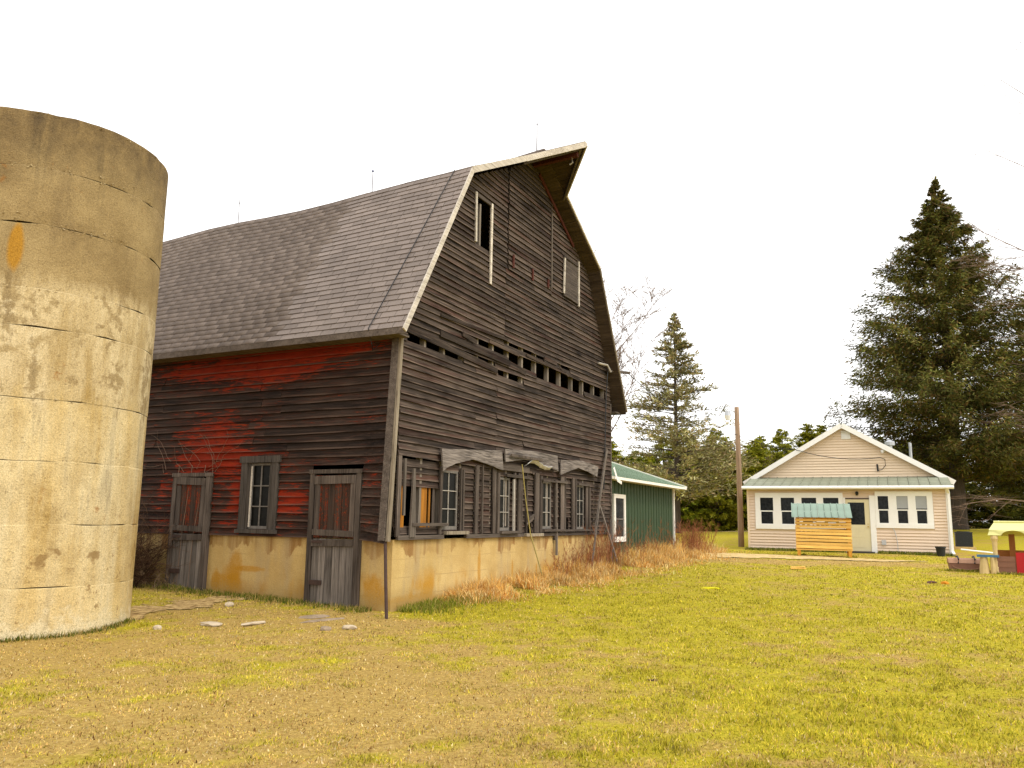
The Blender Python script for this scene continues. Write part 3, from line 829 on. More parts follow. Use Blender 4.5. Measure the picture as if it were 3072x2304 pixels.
roof['label'] = 'sagging gambrel roof of grey-brown asphalt shingles'
# closed eave under the left slope
m_ = MB(); m_.box(EAVE[0]+.03, -.03, -.2, BL, 4.58, 4.62); m_.bar((EAVE[0]-.005, YF, 4.61), (EAVE[0]-.005, BL, 4.61), .03, .10, (0,0,1)); m_.obj('eave_board', M['rail_wood'], roof)
m_ = MB(); m_.box(BW+.03, BW-EAVE[0]-.03, -.2, BL, 4.58, 4.62); m_.obj('eave_board', M['rail_wood'], roof)
# rake boards
def rake(p, q, w, mat, name='rake_board', y=YF-.02, d=.03, zoff=-.05):
    m_ = MB(); m_.bar((p[0], y, p[1]+zoff), (q[0], y, q[1]+zoff), d, w, (0,0,1)); return m_.obj(name, M[mat], roof, center=True)
sF = sag(YF)
B3 = (BRK[0], BRK[1]+sF); HOODX = 4.05
hz = BRK[1]+sF + (HOODX-BRK[0])*(RIDGE[1]-BRK[1])/(RIDGE[0]-BRK[0])
rake((EAVE[0]-.02, EAVE[1]), B3, .095, 'pale_wood'); rake(B3, (HOODX, hz), .125, 'pale_wood')
rake((BW-EAVE[0]+.02, EAVE[1]), (BW-B3[0], B3[1]), .055, 'corner_wood', zoff=-.02); rake((BW-B3[0], B3[1]), (BW-HOODX, hz), .06, 'pale_wood', zoff=-.02)
# hay hood
TIP = Vector((5.2, -1.34, 10.20)); HL = Vector((HOODX, YF, hz)); HR = Vector((BW-HOODX, YF, hz)); RG = Vector((5.2, YF, RIDGE[1]+sF))
hd = MB()
for tri in ((HL, TIP, RG), (HR, RG, TIP)):
    hd.prism([v + Vector((0,0,.01)) for v in tri], (0,0,-.06))
hood = hd.obj('hay_hood', M['soffit'], roof)
hs = MB()
for tri in ((HL, TIP, RG), (HR, RG, TIP)):
    hs.prism([v + Vector((0,0,.028)) for v in tri], (0,0,-.015))
for side_, P_ in ((0, HL), (1, HR)):
    m_ = MB(); m_.bar(P_ + Vector((0,-.02,-.06)), TIP + Vector((0,-.03,-.06)), .03, .13, (0,0,1)); m_.obj('fascia_board', M['pale_wood'], hood, center=True)
    m_ = MB(); m_.bar(P_ + Vector((.03,.06,-.14)), TIP + Vector((0,.12,-.14)), .05, .07, (0,0,1)); m_.obj('hood_brace', M['rail_wood'], hood, center=True)
m_ = MB(); m_.bar((5.2,-.02,RIDGE[1]-.2), (5.2,-1.15,RIDGE[1]-.16), .10, .12, (0,0,1)); m_.obj('hood_beam', M['red_post'], hood)
m_ = MB(); m_.tube([(5.2,-1.0,RIDGE[1]-.2),(5.2,-1.02,RIDGE[1]-.34),(5.2,-.95,RIDGE[1]-.38)], .018, 6); m_.obj('pulley_hook', M['bar_pale'], hood)
m_ = MB(); m_.bar((5.45,-.06,9.75), (7.6,-.06,8.62), .03, .09, (0,0,1)); m_.obj('rake_trim', M['red_post'], roof)

# shingles: every course laid in tabs
t = NT('asphalt_shingle')
r_ = t.attr('tone'); ob = t.rand()
c0 = t.pos()
n1 = t.noise(c0, .8, 4, .6); n2 = t.noise(c0, 60, 3, .7)
col = t.mix(t.ramp(n1, [(.3, 0.0), (.7, 1.0)]), (.190, .156, .138), (.240, .198, .174))
col = t.mix(1.0, col, t.ramp(r_, [(0, .84), (1, 1.12)]), 'MULTIPLY')
col = t.mix(t.ramp(n2, [(.4, 0.0), (.7, .4)]), col, (.08, .07, .062))
t.bump(n2, .4, .004)
M['shingle'] = t.done(col, .95, .15)
def shingle_verts(side_, t0, t1, y0, y1, lift):
    a, b = roof_pt(side_, t0, y0), roof_pt(side_, t0, y1)
    c_, d_ = roof_pt(side_, t1, y1), roof_pt(side_, t1, y0)
    nrm = (b-a).cross(d_-a).normalized()
    if nrm.z < 0: nrm = -nrm
    lo = nrm*(.023+lift); hi = nrm*.006
    base = nrm*.003
    return [a+lo, b+lo, c_+hi, d_+hi, a+base, b+base, c_+base, d_+base]
SF = [(0,1,2,3),(4,5,1,0),(5,6,2,1),(7,4,0,3)]
big = []; rest = []
NLOW = 31
for k in range(NLOW):
    t0, t1 = k/NLOW, min(1.0, (k+1.25)/NLOW)
    y = YF - random.uniform(0, .3) - (.15 if k % 2 else 0)
    while y < BL+.3:
        w_ = .305
        y0, y1 = max(YF, y+.006), min(BL+.3, y+w_-.006)
        if y1-y0 > .05:
            v_ = shingle_verts(0, t0, t1, y0, y1, random.uniform(0, .005))
            (big if y < 2.55 else rest).append((v_, random.random()))
        y += w_
big.sort(key=lambda e: e[0][0].y + (0))
rest = big[300:] + rest; big = big[:300]
for v_, tn in big:
    c_ = sum(v_, Vector())/8
    me = bpy.data.meshes.new('shingle'); me.from_pydata([tuple(v-c_) for v in v_], [], SF); me.materials.append(M['shingle'])
    at = me.attributes.new('tone', 'FLOAT', 'POINT'); at.data.foreach_set('value', [tn]*8)
    link('shingle', me, None, roof, tuple(c_))
NUP = 26
for side_ in (0, 1):
    for k in range(NUP):
        t0, t1 = 1+k/NUP, min(2.0, 1+(k+1.25)/NUP)
        y = YF - random.uniform(0, .3)
        while y < BL+.3:
            y0, y1 = max(YF, y+.004), min(BL+.3, y+.9-.004)
            if y1-y0 > .05: rest.append((shingle_verts(side_, t0, t1, y0, y1, random.uniform(0,.006)), random.random()))
            y += .9
for k in range(NLOW):
    for y in np.arange(YF, BL+.2, .92):
        rest.append((shingle_verts(1, k/NLOW, min(1, (k+1.25)/NLOW), y, min(y+.912, BL+.3), random.uniform(0,.006)), random.random()))
rv = np.array([[tuple(q) for q in v_] for v_, _ in rest]).reshape(-1, 3)
rf = (np.arange(len(rest))[:,None,None]*8 + np.array(SF)[None]).reshape(-1, 4)
ro = link('shingle_courses', np_mesh('shingle_courses', rv, rf, M['shingle'], {'tone': ('FLOAT', np.repeat([tn for _, tn in rest], 8))}), None, roof)
ro['kind'] = 'stuff'
hs_o = hs.obj('hood_shingles', M['shingle'], hood)
# lifted shingle by the rake and patch with a spot of light felt
m_ = MB(); a_ = roof_pt(0, .80, -.30); m_.add([a_, a_+Vector((.14,.25,.22)), a_+Vector((.2,.35,.16)), a_+Vector((.10,.05,.06))], [(0,1,2,3)]); m_.obj('torn_shingle', M['shingle'], roof)
m_ = MB(); a_ = roof_pt(0, .52, 7.0); m_.box(a_.x-.06, a_.x+.02, a_.y-.1, a_.y+.12, a_.z, a_.z+.05); m_.obj('roof_vent', M['bar_pale'], roof)
# ridge cap
m_ = MB()
for y0, y1 in zip(np.arange(YF, BL, .9), np.arange(YF, BL, .9)+.9):
    m_.bar((5.2, y0, RIDGE[1]+ridge_sag(y0)+.02), (5.2, y1, RIDGE[1]+ridge_sag(y1)+.02), .28, .04, (0,0,1))
m_.obj('ridge_cap', M['shingle'], roof)

# lightning rods on the ridge
for y, hgt, lab, ball in ((-.1,.86,'thin lightning rod nearest the hood on the barn ridge', 0),(4.7,.62,'lightning rod with small blue ball midway along the barn ridge', 1),(9.45,.58,'farthest lightning rod on the barn ridge, near the silo', 0)):
    b0 = bw(5.2, y); z0 = RIDGE[1]+ridge_sag(y); hgt = (10.22+hgt) - z0
    e = empty('lightning_rod', (b0[0], b0[1], z0)); tag(e, lab, 'lightning rod', 'lightning rods along the barn ridge')
    m_ = MB(); m_.tube([(0,0,-.02),(0,0,hgt)], [.016,.008], 5); m_.obj('rod', M['rust'], e)
    bpy_b = bmesh.new(); bmesh.ops.create_icosphere(bpy_b, subdivisions=1, radius=.035 if ball else .022)
    me = bpy.data.meshes.new('ball'); bpy_b.to_mesh(me); bpy_b.free()
    link('ball', me, plain('blue_glass_ball', (.02,.03,.12) if ball else (.06,.05,.05), .3, .5, .2), e, (0, 0, hgt*.82))
    m_ = MB(); m_.bar((-.1,0,0), (0,0,.12), .012, .012); m_.bar((.1,0,0), (0,0,.12), .012, .012); m_.obj('tripod', M['rust'], e)
# ground cable of the rods running down the slope
pts = [roof_pt(0, tt_, .02+.32*(1-tt_)) + Vector((-.035, 0, .035)) for tt_ in np.linspace(1, 0, 9)]
pts += [Vector((-.34,.34,4.45)), Vector((-.2,.42,4.38)), Vector((-.1,.36,4.5))]
m_ = MB(); m_.tube(pts, .009, 5); m_.obj('rod_cable', M['black'], barn)

# ------------------------------------------------------------------ silo
silo = empty('silo', (SILO[0], SILO[1], -.02)); tag(silo, 'round roofless concrete silo, tan and stained, standing left of the barn', 'silo')
t = NT('old_silo_concrete')
c0 = t.coord(silo)
sz = t.sep(c0)[2]
n1 = t.noise(c0, .9, 6, .65); n2 = t.noise(c0, 5, 6, .7); n3 = t.noise(c0, 38, 4, .75)
nv = t.noise(t.scale(c0, (3.2, 3.2, .45)), 1.0, 5, .65)
zz = t.math('ADD', sz, t.math('MULTIPLY', t.math('SUBTRACT', nv, .5), 1.5))
tan_ = t.mix(t.ramp(t.math('ADD', t.math('MULTIPLY', n1, .6), t.math('MULTIPLY', n2, .4)), [(.36, 0.0), (.62, 1.0)]), (.36, .235, .075), (.68, .505, .225))
tan_ = t.mix(t.ramp(t.noise(t.scale(c0, (1.6, 1.6, .22)), 1.0, 5, .65), [(.42, 0.0), (.68, .75)]), tan_, (.76, .66, .42))
pale = t.mix(t.ramp(nv, [(.35, 0.0), (.65, 1.0)]), (.42, .30, .13), (.74, .61, .37))
brown = t.mix(t.ramp(n1, [(.3, 0.0), (.7, 1.0)]), (.22, .148, .062), (.43, .315, .145))
drk = t.mix(t.ramp(t.math('ADD', t.math('MULTIPLY', n2, .5), t.math('MULTIPLY', nv, .5)), [(.36, 0.0), (.62, 1.0)]), (.10, .068, .035), (.28, .193, .084))
# pale splashed lime band, blotched with brown
blot = t.ramp(t.math('ADD', t.math('MULTIPLY', n2, .6), t.math('MULTIPLY', nv, .4)), [(.50, 0.0), (.56, 1.0)])
band = t.mix(t.math('MULTIPLY', blot, t.ramp(sz, [(3.05/8, 0.0), (3.25/8, 1.0)])) if False else t.math('MULTIPLY', blot, .85), pale, brown)
col = t.mix(t.ramp(t.math('DIVIDE', zz, 8.0), [(.36, 0.0), (.40, 1.0)]), tan_, band)
col = t.mix(t.ramp(t.math('DIVIDE', zz, 8.0), [(.555, 0.0), (.59, 1.0)]), col, brown)
col = t.mix(t.ramp(t.math('DIVIDE', zz, 8.0), [(.70, 0.0), (.84, 1.0)]), col, drk)
col = t.mix(t.ramp(nv, [(.56, 0.0), (.68, .5)]), col, (.17, .115, .055))
# pale lime at the foot
col = t.mix(t.ramp(t.math('ADD', sz, t.math('MULTIPLY', t.math('SUBTRACT', n2, .5), 1.6)), [(.08, .9), (.30, 0.0)]), col, (.72, .60, .36))
col = t.mix(t.ramp(n3, [(.54, 0.0), (.70, .6)]), col, (.13, .085, .04))
xy = t.sep(c0)
dx_ = t.math('SUBTRACT', xy[0], .52); dy_ = t.math('SUBTRACT', xy[1], -1.52); dz_ = t.math('SUBTRACT', sz, 4.98)
d2_ = t.math('ADD', t.math('MULTIPLY', t.math('ADD', t.math('MULTIPLY', dx_, dx_), t.math('MULTIPLY', dy_, dy_)), 75.0), t.math('MULTIPLY', t.math('MULTIPLY', dz_, dz_), 7.0))
col = t.mix(t.ramp(t.math('ADD', d2_, t.math('MULTIPLY', t.math('SUBTRACT', nv, .5), 1.6)), [(.45, .85), (.95, 0.0)]), col, (.42, .20, .012))
col = t.mix(t.math('MULTIPLY', t.ramp(t.noise(t.scale(c0, (4.5, 4.5, .5)), 1.0, 4, .6), [(.56, 0.0), (.70, .4)]), t.ramp(t.math('DIVIDE', sz, 8.0), [(.62, 0.0), (.78, 1.0)])), col, (.055, .042, .028))
col = t.mix(t.math('MULTIPLY', t.ramp(n2, [(.60, 0.0), (.66, .8)]), t.ramp(t.math('DIVIDE', sz, 8.0), [(.14, 1.0), (.22, 0.0)])), col, (.26, .16, .06))
col = t.mix(t.ramp(t.noise(c0, 2.3, 5, .7), [(.64, 0.0), (.72, .7)]), col, (.30, .12, .02))
fine = t.noise(c0, 70, 4, .8)
col = t.mix(1.0, col, t.ramp(fine, [(.28, .55), (.72, 1.32)]), 'MULTIPLY')
bl_ = t.math('MULTIPLY', t.ramp(t.noise(t.scale(c0, (4, 4, 5)), 1.0, 2, .5), [(.56, 0.0), (.62, .75)]), t.ramp(t.math('ABSOLUTE', t.math('SUBTRACT', sz, 1.02)), [(.10, 1.0), (.22, 0.0)]))
col = t.mix(bl_, col, (.22, .13, .045))
t.bump(t.math('ADD', t.math('MULTIPLY', n3, .6), t.math('ADD', n2, t.math('MULTIPLY', fine, .4))), .7, .03)
M['silo'] = t.done(col, .93, .15)
zr = [-.4, .62, 1.41, 2.22, 3.02, 3.95, 4.46, 5.33, 6.11, 6.905]
NS = 96
for k in range(len(zr)-1):
    z0, z1 = zr[k], zr[k+1]
    levels = [z0+.002, z0+.012, z0+(z1-z0)*.33, z0+(z1-z0)*.66, z1-.016, z1-.002]
    rof = [-.002, -.0005, .0, .0005, .0, -.0015]
    V = []; F = []
    dr = random.uniform(-.004, .004)
    for li, (zl, ro_) in enumerate(zip(levels, rof)):
        for a_ in range(NS):
            an = 2*math.pi*a_/NS
            rag = (fbm(a_*.45, k*7.7+li*2.0, 40, 3)-.5)
            rr = SILO_R + dr + ro_ + .010*rag
            z_ = zl + (.03*(vnoise(a_*.35, k*3.3, 50)-.5) if li in (0, 1, 4, 5) and 0 < k else 0)
            if k == len(zr)-2 and li == 5: z_ += .045*(fbm(a_*.3, 3.3, 77, 3)-.5)
            V.append((rr*math.cos(an), rr*math.sin(an), z_+.02))
    nl = len(levels)
    for a_ in range(NS):   # inner face
        an = 2*math.pi*a_/NS
        V.append(((SILO_R-.16)*math.cos(an), (SILO_R-.16)*math.sin(an), levels[-1]+.02))
    for a_ in range(NS):
        an = 2*math.pi*a_/NS
        V.append(((SILO_R-.16)*math.cos(an), (SILO_R-.16)*math.sin(an), levels[0]+.02))
    for li in range(nl+1):
        for a_ in range(NS):
            b_ = (a_+1) % NS
            F.append((li*NS+a_, li*NS+b_, (li+1)*NS+b_, (li+1)*NS+a_))
    me = bpy.data.meshes.new('concrete_ring'); me.from_pydata(V, [], F); me.update()
    me.polygons.foreach_set('use_smooth', [True]*len(me.polygons))
    link('concrete_ring', me, M['silo'], silo)
# chipped gravel lumps along the cold joints
ch = MB()
for zc, a0, a1, n_ in ((6.11,-110,0,70),(5.36,-105,-70,60),(5.33,-60,-20,40),(4.46,-95,-30,20),(3.02,-100,-20,25),(6.905,-110,10,30)):
    for i in range(n_):
        an = R(random.uniform(a0, a1)); s_ = random.uniform(.008, .022); zz_ = zc + abs(random.gauss(0, .05))*(1 if zc > 5 else .4)
        p_ = Vector(((SILO_R+.006)*math.cos(an), (SILO_R+.006)*math.sin(an), min(zz_, 6.9)))
        q_ = [Vector((random.gauss(0,1), random.gauss(0,1), random.gauss(0,1))).normalized()*s_ + p_ for _ in range(4)]
        ch.add(q_, [(0,1,2),(0,2,3),(0,3,1),(1,3,2)])
c_o = ch.obj('gravel_chips', plain('gravel_chip', (.42,.32,.17), .9, .2, .6, 20), silo); c_o['kind'] = 'stuff'

# ------------------------------------------------------------------ green shed behind the barn
M['green_metal'] = plain('green_ribbed_metal', (.050, .084, .042), .55, .35, .25, 2)
M['green_roof'] = plain('pale_green_roof_metal', (.235, .245, .175), .7, .12, .3, 2)
shed = empty('shed', (BA[0], BA[1], 0), math.pi/2 - BYAW); tag(shed, 'low green metal shed with white corner trim against the barn', 'shed')
SY, SX0, SX1, SZ = .40, BW+.06, 18.35, 2.76
m_ = MB(); m_.box(SX0, SX1-.02, SY+.03, SY+.1, .2, SZ); m_.prism([(SX1-.1,SY+.1,.2),(SX1-.1,SY+8.6,.2),(SX1-.1,SY+8.6,SZ),(SX1-.1,SY+4.2,SZ+1.40),(SX1-.1,SY+.1,SZ+.02)], (.08,0,0))
m_.box(SX0, SX1-.1, SY+8.5, SY+8.6, .2, SZ); m_.obj('wall', M['green_metal'], shed)
x = SX0
WX0, WX1, WZ0, WZ1 = 11.80, 12.85, .95, 2.36
while x < SX1-.1:
    x1 = min(x+.30, SX1-.04)
    segs = [(.2, SZ)] if not (x < WX1 and x1 > WX0) else [(.2, WZ0), (WZ1, SZ)]
    for z0, z1 in segs:
        b = MB(); b.box(x+.004, x1-.004, SY+.012, SY+.028, z0, z1); b.box(x+.02, x+.06, SY-.012, SY+.012, z0, z1); b.box(x+.17, x+.19, SY+.002, SY+.012, z0, z1)
        b.obj('wall_panel', M['green_metal'], shed, center=True)
    x += .30
MB().box(SX1-.04, SX1+.06, SY-.03, SY+.1, .2, SZ).obj('corner_trim', M['trim_white'], shed)
f = MB(); f.box(WX0, WX0+.14, SY-.04, SY+.02, WZ0, WZ1); f.box(WX1-.14, WX1, SY-.04, SY+.02, WZ0, WZ1); f.box(WX0+.14, WX1-.14, SY-.04, SY+.02, WZ1-.12, WZ1); f.box(WX0+.14, WX1-.14, SY-.045, SY+.02, WZ0, WZ0+.15)
w_ = f.obj('window', M['trim_white'], shed); MB().box(WX0+.13, WX1-.13, SY-.005, SY+.005, WZ0+.14, WZ1-.11).obj('pane', M['glass'], w_)
MB().box(WX0+.14, WX1-.14, SY-.03, SY-.008, 1.6, 1.64).obj('sash_rail', M['sash_grey'], w_)
MB().box(SX0, SX1+.1, SY-.40, SY+.03, SZ-.01, SZ+.015).obj('soffit', M['trim_white'], shed)
SL = .335
M['shed_roof'] = plain('green_shed_roof', (.25, .33, .235), .6, .25, .25, 2)
x = SX0
while x < SX1+.1:
    x1 = min(x+.6, SX1+.12)
    b = MB(); z0 = SZ+.03
    b.prism([(x+.002,SY-.44,z0),(x1-.002,SY-.44,z0),(x1-.002,SY+4.2,z0+4.64*SL),(x+.002,SY+4.2,z0+4.64*SL)], (0,0,.02))
    for xx in (x+.03, x+.23, x+.43):
        b.prism([(xx,SY-.44,z0+.02),(xx+.03,SY-.44,z0+.02),(xx+.03,SY+4.2,z0+.02+4.64*SL),(xx,SY+4.2,z0+.02+4.64*SL)], (0,0,.02))
    b.obj('roof_panel', M['shed_roof'], shed, center=True)
    x += .6
b = MB(); b.prism([(SX0,SY+4.2,SZ+.03+4.64*SL),(SX1+.1,SY+4.2,SZ+.03+4.64*SL),(SX1+.1,SY+9,SZ),(SX0,SY+9,SZ)], (0,0,.02)); b.obj('roof_panel', M['green_roof'], shed)
b = MB(); b.bar((SX1+.14,SY-.46,SZ+.02), (SX1+.14,SY+4.2,SZ+.02+4.66*SL), .04, .14, (0,0,1)); b.obj('rake_trim', M['trim_white'], shed)
b = MB(); b.box(SX0, SX1+.12, SY-.47, SY-.442, SZ-.03, SZ+.05); b.obj('eave_trim', M['trim_white'], shed)
b = MB(); b.bar((SX0+.02,SY-.5,SZ+.28), (SX0+.18,SY-.55,SZ-.06), .10, .012, (0,1,0)); b.bar((SX0+.18,SY-.55,SZ-.06),(SX0+.62,SY-.52,SZ-.12), .09, .012, (0,1,0)); b.obj('bent_flashing', M['trim_white'], shed)

# ------------------------------------------------------------------ house
house = empty('house', (HX, HY, HZ), HTH); tag(house, 'small beige vinyl-sided house with white trim and enclosed front porch', 'house')
M['vinyl'] = plain('beige_vinyl', (.72, .565, .425), .6, .3, .06, 1.2, rnd=.04)
M['vinyl2'] = plain('cream_vinyl', (.76, .60, .43), .6, .3, .06, 1.2, rnd=.04)
M['house_white'] = plain('white_vinyl_trim', (.82, .80, .755), .5, .35, .06, 2)
M['door_cream'] = plain('cream_door_paint', (.66, .58, .36), .5, .35, .08, 2)
M['blind'] = plain('window_blind', (.36,.37,.38), .8, .2, .1, 3)
PD = 2.0; HDPT = 10.0
m_ = MB(); m_.box(.02, HW-.02, .03, PD, -.15, 2.5); m_.box(.0, HW, PD+.03, HDPT, -.15, 2.95); m_.obj('wall', M['vinyl'], house)
m_ = MB(); m_.prism([(-.02,PD+.03,2.9),(HW+.02,PD+.03,2.9),(HW/2,PD+.03,5.12)], (0, HDPT-PD-.03, 0)); m_.obj('gable_wall', M['vinyl2'], house)
def lap(x0, x1, z, y, mat, h=.090, sl0=0, sl1=0):
    b = MB()
    b.add([(x0,y-.034,z),(x1,y-.034,z),(x1-sl1,y-.004,z+h),(x0+sl0,y-.004,z+h),(x0,y-.002,z),(x1,y-.002,z),(x1-sl1,y-.002,z+h),(x0+sl0,y-.002,z+h)],
          [(0,1,2,3),(4,5,1,0),(0,3,7,4),(1,5,6,2)])
    return b.obj('siding_board', M[mat], house, center=True)
HH = [(.32,3.70,.84,2.33),(3.70,4.84,-.2,2.2),(4.84,6.86,.95,2.37)]
for j in range(22):
    z = -.02+.115*j
    for a, b in split_row(.08, HW-.08, [(a, b) for a, b, z0, z1 in HH if z+.115 > z0+.03 and z < z1-.03], []):
        lap(a, b, z, .03, 'vinyl')
for j in range(19):
    z = 2.92+.115*j
    e = max(.0, (z-2.9)*(HW/2)/2.22); e2 = (z+.115-2.9)*(HW/2)/2.22
    if HW-2*e2 < .2: break
    lap(e, HW-e, z, PD+.03, 'vinyl2', sl0=e2-e, sl1=e2-e)
for x in (0, HW-.08):
    MB().box(x, x+.08, -.005, .06, -.1, 2.5).obj('corner_trim', M['house_white'] if x else M['vinyl2'], house)
# window groups
def win_group(x0, x1, z0, z1, wins, wz0, wz1, blinds=()):
    f = MB(); prev = x0
    f.box(x0, x1, -.035, .028, wz1, z1); f.box(x0, x1, -.045, .028, z0, wz0)
    for a, b in list(wins) + [(x1, x1)]:
        f.box(prev, a, -.03, .028, wz0, wz1); prev = b
    w = f.obj('window', M['house_white'], house)
    for i, (a, b) in enumerate(wins):
        MB().box(a, b, .006, .012, wz0, wz1).obj('pane', M['glass'], w)
        s_ = MB(); zm = (wz0+wz1)/2
        s_.box(a, b, -.012, .005, zm-.022, zm+.022); s_.box(a, a+.025, -.012, .005, wz0, zm-.022); s_.box(b-.025, b, -.012, .005, wz0, zm-.022); s_.box(a+.025, b-.025, -.012, .005, wz0, wz0+.03)
        s_.obj('sash', M['house_white'], w)
        if i in blinds: MB().box(a+.004, b-.004, .0015, .0055, zm+.06, wz1-.003).obj('blind', M['blind'], w)
win_group(.33, 3.69, .85, 2.31, [(.53,1.04),(1.34,1.86),(2.14,2.70),(2.96,3.53)], 1.03, 2.11)
win_group(4.85, 6.85, .96, 2.36, [(4.95,5.32),(5.61,6.0),(6.27,6.65)], 1.12, 2.18, (1, 2))
# door
DX = -.20
dr_ = MB(); dr_.box(3.98+DX, 4.06+DX, .0, .028, .06, 2.05); dr_.box(4.66+DX, 4.84+DX, .0, .028, .06, 2.05); dr_.box(4.06+DX, 4.66+DX, .0, .028, .06, 1.07); dr_.box(4.06+DX, 4.66+DX, .0, .028, 1.93, 2.05)
door = dr_.obj('door', M['door_cream'], house); MB().box(4.06+DX, 4.66+DX, .008, .014, 1.07, 1.93).obj('pane', M['glass'], door)
for x0, x1, z0, z1 in ((4.1,4.34,.2,.52),(4.4,4.64,.2,.52),(4.1,4.34,.58,.98),(4.4,4.64,.58,.98)):
    MB().box(x0+DX, x1+DX, -.008, -.001, z0, z1).obj('door_panel', M['door_cream'], door, center=True)
m_ = MB(); m_.tube([(4.76+DX,-.001,1.0),(4.76+DX,-.06,1.0)], [.025,.03], 8); m_.tube([(4.76+DX,-.001,1.1),(4.76+DX,-.03,1.1)], .02, 8); m_.obj('handle', plain('brass', (.5,.36,.12), .35, .5, .1, metal=.6), door)
MB().box(3.70, 3.775, -.03, .028, .0, 2.12).obj('door_casing', M['house_white'], house); MB().box(4.645, 4.845, -.03, .028, .0, 2.2).obj('door_casing', M['house_white'], house)
MB().box(3.78, 4.645, -.02, .028, 2.06, 2.10).obj('door_casing', M['rust'], house)
MB().box(3.75, 4.75, -.35, .02, -.2, .05).obj('door_step', plain('dark_step', (.06,.055,.05), .9), house)
m_ = MB(); m_.tube([(4.22,-.0,2.3),(4.22,-.10,2.34)], .02, 6); m_.tube([(4.22,-.10,2.36),(4.22,-.10,2.30),(4.22,-.10,2.2)], [.03,.07,.04], 8); m_.obj('porch_lamp', M['black'], house)
# porch roof in metal panels, gutter
NP = 21
zA, zB = 2.56, 3.02
for i in range(NP):
    x0, x1 = -.1+(HW+.25)*i/NP, -.1+(HW+.25)*(i+1)/NP
    b = MB(); b.prism([(x0+.004,-.28,zA),(x1-.004,-.28,zA),(x1-.004,PD+.02,zB),(x0+.004,PD+.02,zB)], (0,0,.015)); b.prism([(x0+.004,-.28,zA+.015),(x0+.035,-.28,zA+.015),(x0+.035,PD+.02,zB+.015),(x0+.004,PD+.02,zB+.015)], (0,0,.025))
    b.obj('porch_roof_panel', M['green_roof'], house, center=True)
g = MB(); g.tube([(-.14,-.34,2.5),(HW+.2,-.34,2.5)], .065, 8); g.box(-.14, HW+.18, -.36, -.28, 2.50, 2.575); g.obj('gutter', M['house_white'], house)
MB().box(-.1, HW+.1, -.28, .03, 2.45, 2.48).obj('soffit', M['house_white'], house)
# main roof
for sgn in (-1, 1):
    xe = HW/2 + sgn*(HW/2+.35); ze_ = 2.9-.35*2.22/(HW/2)+.12; zp = 5.12+.12
    n_ = 14
    for i in range(n_):
        y0, y1 = PD-.25+(HDPT-PD+.5)*i/n_, PD-.25+(HDPT-PD+.5)*(i+1)/n_
        b = MB(); b.prism([(xe,y0+.004,ze_),(xe,y1-.004,ze_),(HW/2,y1-.004,zp),(HW/2,y0+.004,zp)], (0,0,.02)); b.obj('roof_panel', M['green_roof'], house, center=True)
    b = MB(); b.bar((xe+sgn*.02, PD-.27, ze_-.05), (HW/2, PD-.27, zp-.05), .03, .20, (0,0,1)); b.obj('rake_board', M['house_white'], house, center=True)
    b = MB(); b.prism([(xe,PD-.25,ze_-.03),(xe,PD+.02,ze_-.03),(HW/2,PD+.02,zp-.03),(HW/2,PD-.25,zp-.03)], (0,0,-.015)); b.obj('rake_soffit', M['house_white'], house)
v_ = MB(); v_.box(3.66, 4.02, PD-.03, PD+.02, 4.62, 4.98)
vent = v_.obj('gable_vent', M['house_white'], house)
for k in range(6): MB().box(3.69, 3.99, PD-.045, PD-.031, 4.65+.052*k, 4.68+.052*k).obj('louvre', M['house_white'], vent, center=True)
m_ = MB(); m_.tube([(5.27,PD+.0,4.08),(5.27,PD-.12,4.1)], .05, 8); m_.tube([(5.29,PD-.12,4.14),(5.17,PD-.16,4.04)], [.05,.08], 8); m_.obj('flood_lamp', M['house_white'], house)
M['galv'] = plain('galvanised_metal', (.45,.46,.48), .4, .5, .2, 5, metal=.5)
m_ = MB(); m_.tube([(5.5,3.2,3.9),(5.5,3.2,4.5)], .10, 10); m_.tube([(5.5,3.2,4.42),(5.5,3.2,4.56),(5.5,3.2,4.66)], [.2,.2,.05], 12); m_.obj('roof_ventilator', M['galv'], house)
m_ = MB(); m_.tube([(6.3,4.2,3.3),(6.3,4.2,4.6)], .06, 8); m_.obj('vent_pipe', M['galv'], house)
m_ = MB(); m_.bar((4.98,PD-.02,3.55), (5.0,PD-.05,3.25), .05, .05); m_.tube([(4.98,PD-.03,3.3),(5.15,PD-.05,3.32),(5.3,PD-.03,3.5),(5.28,PD-.03,3.75),(5.12,PD-.06,3.82)], .012, 5); m_.obj('service_bracket', M['black'], house)
d_ = MB(); d_.bar((HW-.02,-.30,2.46), (HW+.02,-.06,2.30), .08, .06); d_.bar((HW+.02,-.06,2.32), (HW+.02,-.06,.1), .09, .07, (0,1,0)); d_.bar((HW+.02,-.06,.12), (HW+.05,-.28,.03), .09, .07); d_.obj('downspout', M['house_white'], house)
m_ = MB(); m_.box(5.0, 5.16, -.05, -.0, .32, .5); m_.obj('meter_box', M['galv'], house)
m_ = MB(); m_.tube([(5.36,-.03,1.1),(5.5,-.03,.8),(5.56,-.04,.4),(5.56,-.05,.0)], .012, 5); m_.obj('hose', M['galv'], house)

